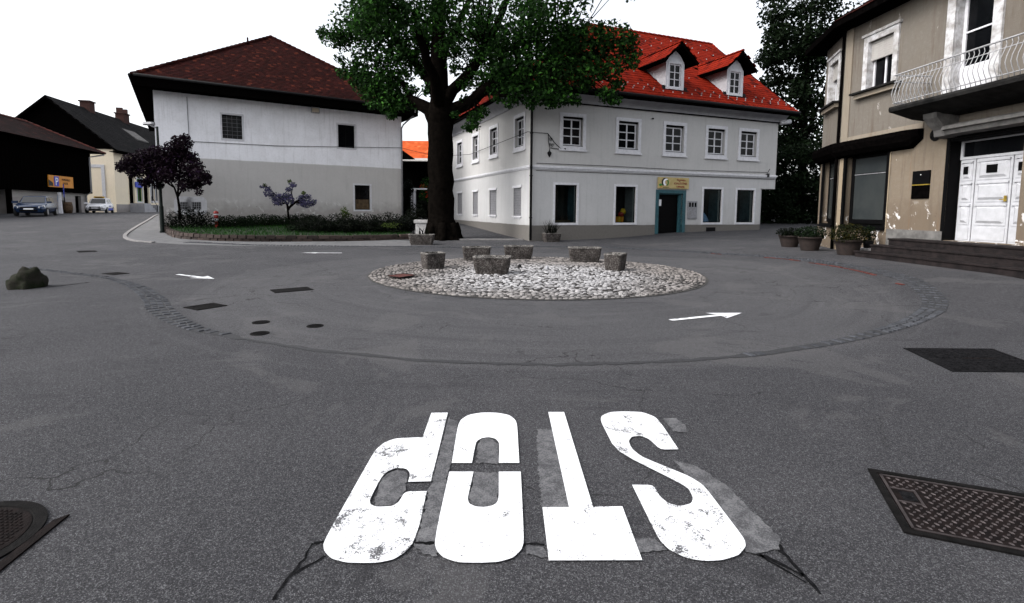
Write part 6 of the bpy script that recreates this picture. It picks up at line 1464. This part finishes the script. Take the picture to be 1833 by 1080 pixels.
# ------------------------------------------------------------------ trees and hedge behind the right houses
def far_tree(name, label, px, Y, blobs, m, size, trunkr=.35):
    b = at(px, 400, Y); z0 = g(b.x, Y); t = thing(name, label, 'tree', (b.x, Y, z0), 0)
    mb = MB(); hts = max(at(px, q[1], Y).z for q in blobs)-z0
    mb.tube([(0, 0, -.1), (.1, 0, hts*.3), (0, .1, hts*.6), (.15, 0, hts*.92)], [trunkr, trunkr*.8, trunkr*.5, .06], 10)
    for k in range(14):
        q = random.choice(blobs); e = at(q[0], q[1], Y); z_ = random.uniform(.2, .7)*hts; mb.tube([(0, 0, z_), ((e.x-b.x)*.6, random.uniform(-.8, .8), (z_+e.z-z0)/2+.3), (e.x-b.x, random.uniform(-1, 1), e.z-z0)], [trunkr*.35, trunkr*.2, .03], 6)
    mb.build('trunk', 'bark', t); mb = MB()
    for q in blobs:
        e = at(q[0], q[1], Y); mb.cloud((e.x-b.x, random.uniform(-1.2, 1.2), e.z-z0), (q[2], q[2]*1.2, q[2]*.85), q[3], size)
    mb.build('crown', m, t, fix=False); return t
bl = []
for px, py, r, n in ((1380, 70, 1.0, 380), (1365, 105, .9, 330), (1385, 110, 1.1, 480), (1405, 60, 1.2, 560), (1410, 95, 1.2, 600), (1440, 65, 1.3, 680), (1445, 100, 1.3, 680), (1475, 70, 1.3, 640), (1470, 110, 1.2, 560), (1395, 140, 1.1, 440), (1425, 140, 1.2, 520), (1455, 145, 1.1, 380), (1375, 155, .8, 240), (1410, 170, 1.1, 400), (1440, 175, 1.0, 320), (1465, 180, 1.0, 330), (1430, 205, 1.1, 420), (1455, 215, 1.1, 460), (1410, 215, .9, 300), (1380, 215, 1.2, 440), (1440, 250, 1.4, 900), (1405, 250, 1.4, 900), (1470, 250, 1.2, 600), (1420, 20, 1.5, 600), (1460, 15, 1.5, 600), (1385, 30, 1.1, 380), (1440, -40, 1.6, 600), (1400, -20, 1.3, 400), (1490, -10, 1.5, 400), (1500, 40, 1.4, 400)): bl.append((px, py, r, n))
far_tree('dark_tree', 'tall dark green tree rising behind the gap between the two right houses', 1428, 39, bl, 'leaf_dark', .30)
bl = []
for px in range(1350, 1500, 15):
    for py in (285, 320, 355, 385): bl.append((px+random.uniform(-6, 6), py+random.uniform(-8, 8), 1.15, 420))
far_tree('evergreen_hedge', 'wall of dark evergreen foliage below the tall tree at the right', 1425, 36.5, bl, 'leaf_dark', .26, .2)
for i, (px, Y, z, r, lb) in enumerate(((766, 47.2, 3.6, 1.2, 'tall leafy bush under the tin porch roof'), (727, 41, 3.0, .7, 'dark bush beside the house downpipe in the gap'), (762, 42, 1.5, .9, 'green bush behind the stone pedestal'), (806, 44, 4.4, 1.4, 'creeper with red flowers right of the tree trunk'))):
    x = pxX(px, Y); mz = g(x, Y)
    bush('garden_bush', lb, 'bush', (px, 380), Y, mz, [(0, 0, z*.45, r*.7, r*.7, z*.42, 1500), (random.uniform(-.5, .5), -.3, z*.8, r*.6, r*.6, z*.25, 700)], ('leaf', 'leaf_shrub', 'leaf_shrub', 'leaf')[i], .16, 'bushes in the garden between the houses',
         extra=[(.1, -.8, z*.62, (.5, .25, .35), 26, 'flower_red', .16), (-.3, -.7, z*.8, (.4, .2, .3), 18, 'flower_red', .15)] if i in (0, 3) else None)
p = at(755, 414, 26.2); z0 = g(p.x, 26.2)
t = thing('pedestal', 'pale stone pedestal behind the planter at the big tree', 'pedestal', (p.x, 26.2, z0)); mb = MB(); mb.box(-.28, .28, -.2, .2, 0, .75, 0, bev=.02); mb.build('shaft', 'block', t); mb = MB(); mb.box(-.36, .42, -.26, .26, .752, .92, 0, bev=.02); mb.build('slab', 'block', t)
mb = MB(); a_ = G(875, 430); mb.loft([rrect(3.4, .5, .05, .02), rrect(3.4, .5, .05, .10)]); o = mb.build('kerb_slab', 'kerb'); o.location = (a_.x, a_.y+.4, g(a_.x, a_.y)-.04); o.rotation_euler = (0, 0, R_(4)); struct(o)

# ------------------------------------------------------------------ daylight
sun_dir = Vector((-.80, -.30, .80)).normalized()
w = bpy.data.worlds.new('World'); scene.world = w; w.use_nodes = True; nt = w.node_tree; n = N(nt)
sky = nt.nodes.new('ShaderNodeTexSky'); sky.sky_type = 'NISHITA'; sky.sun_disc = False
el = math.asin(sun_dir.z); sky.sun_elevation = el; sky.sun_rotation = math.atan2(sun_dir.x, sun_dir.y); sky.air_density = 1.0; sky.dust_density = 4.0; sky.ozone_density = 1.0
hs = nt.nodes.new('ShaderNodeHueSaturation'); hs.inputs['Saturation'].default_value = .22
nt.links.new(sky.outputs[0], hs.inputs['Color']); bg = nt.nodes['Background']; nt.links.new(hs.outputs[0], bg.inputs['Color']); bg.inputs['Strength'].default_value = .15
sl = bpy.data.lights.new('sun', 'SUN'); so = bpy.data.objects.new('sun', sl); COL.objects.link(so); sl.energy = .7; sl.angle = R_(25); sl.color = (1, .97, .93)
so.rotation_euler = sun_dir.to_track_quat('Z', 'Y').to_euler(); so.location = (-20, -20, 40)
vs = scene.view_settings; vs.view_transform = 'Standard'; vs.look = 'None'; vs.gamma = 1; vs.exposure = 1.35; vs.use_curve_mapping = False
scene.cycles.max_bounces = 6; scene.cycles.transparent_max_bounces = 12
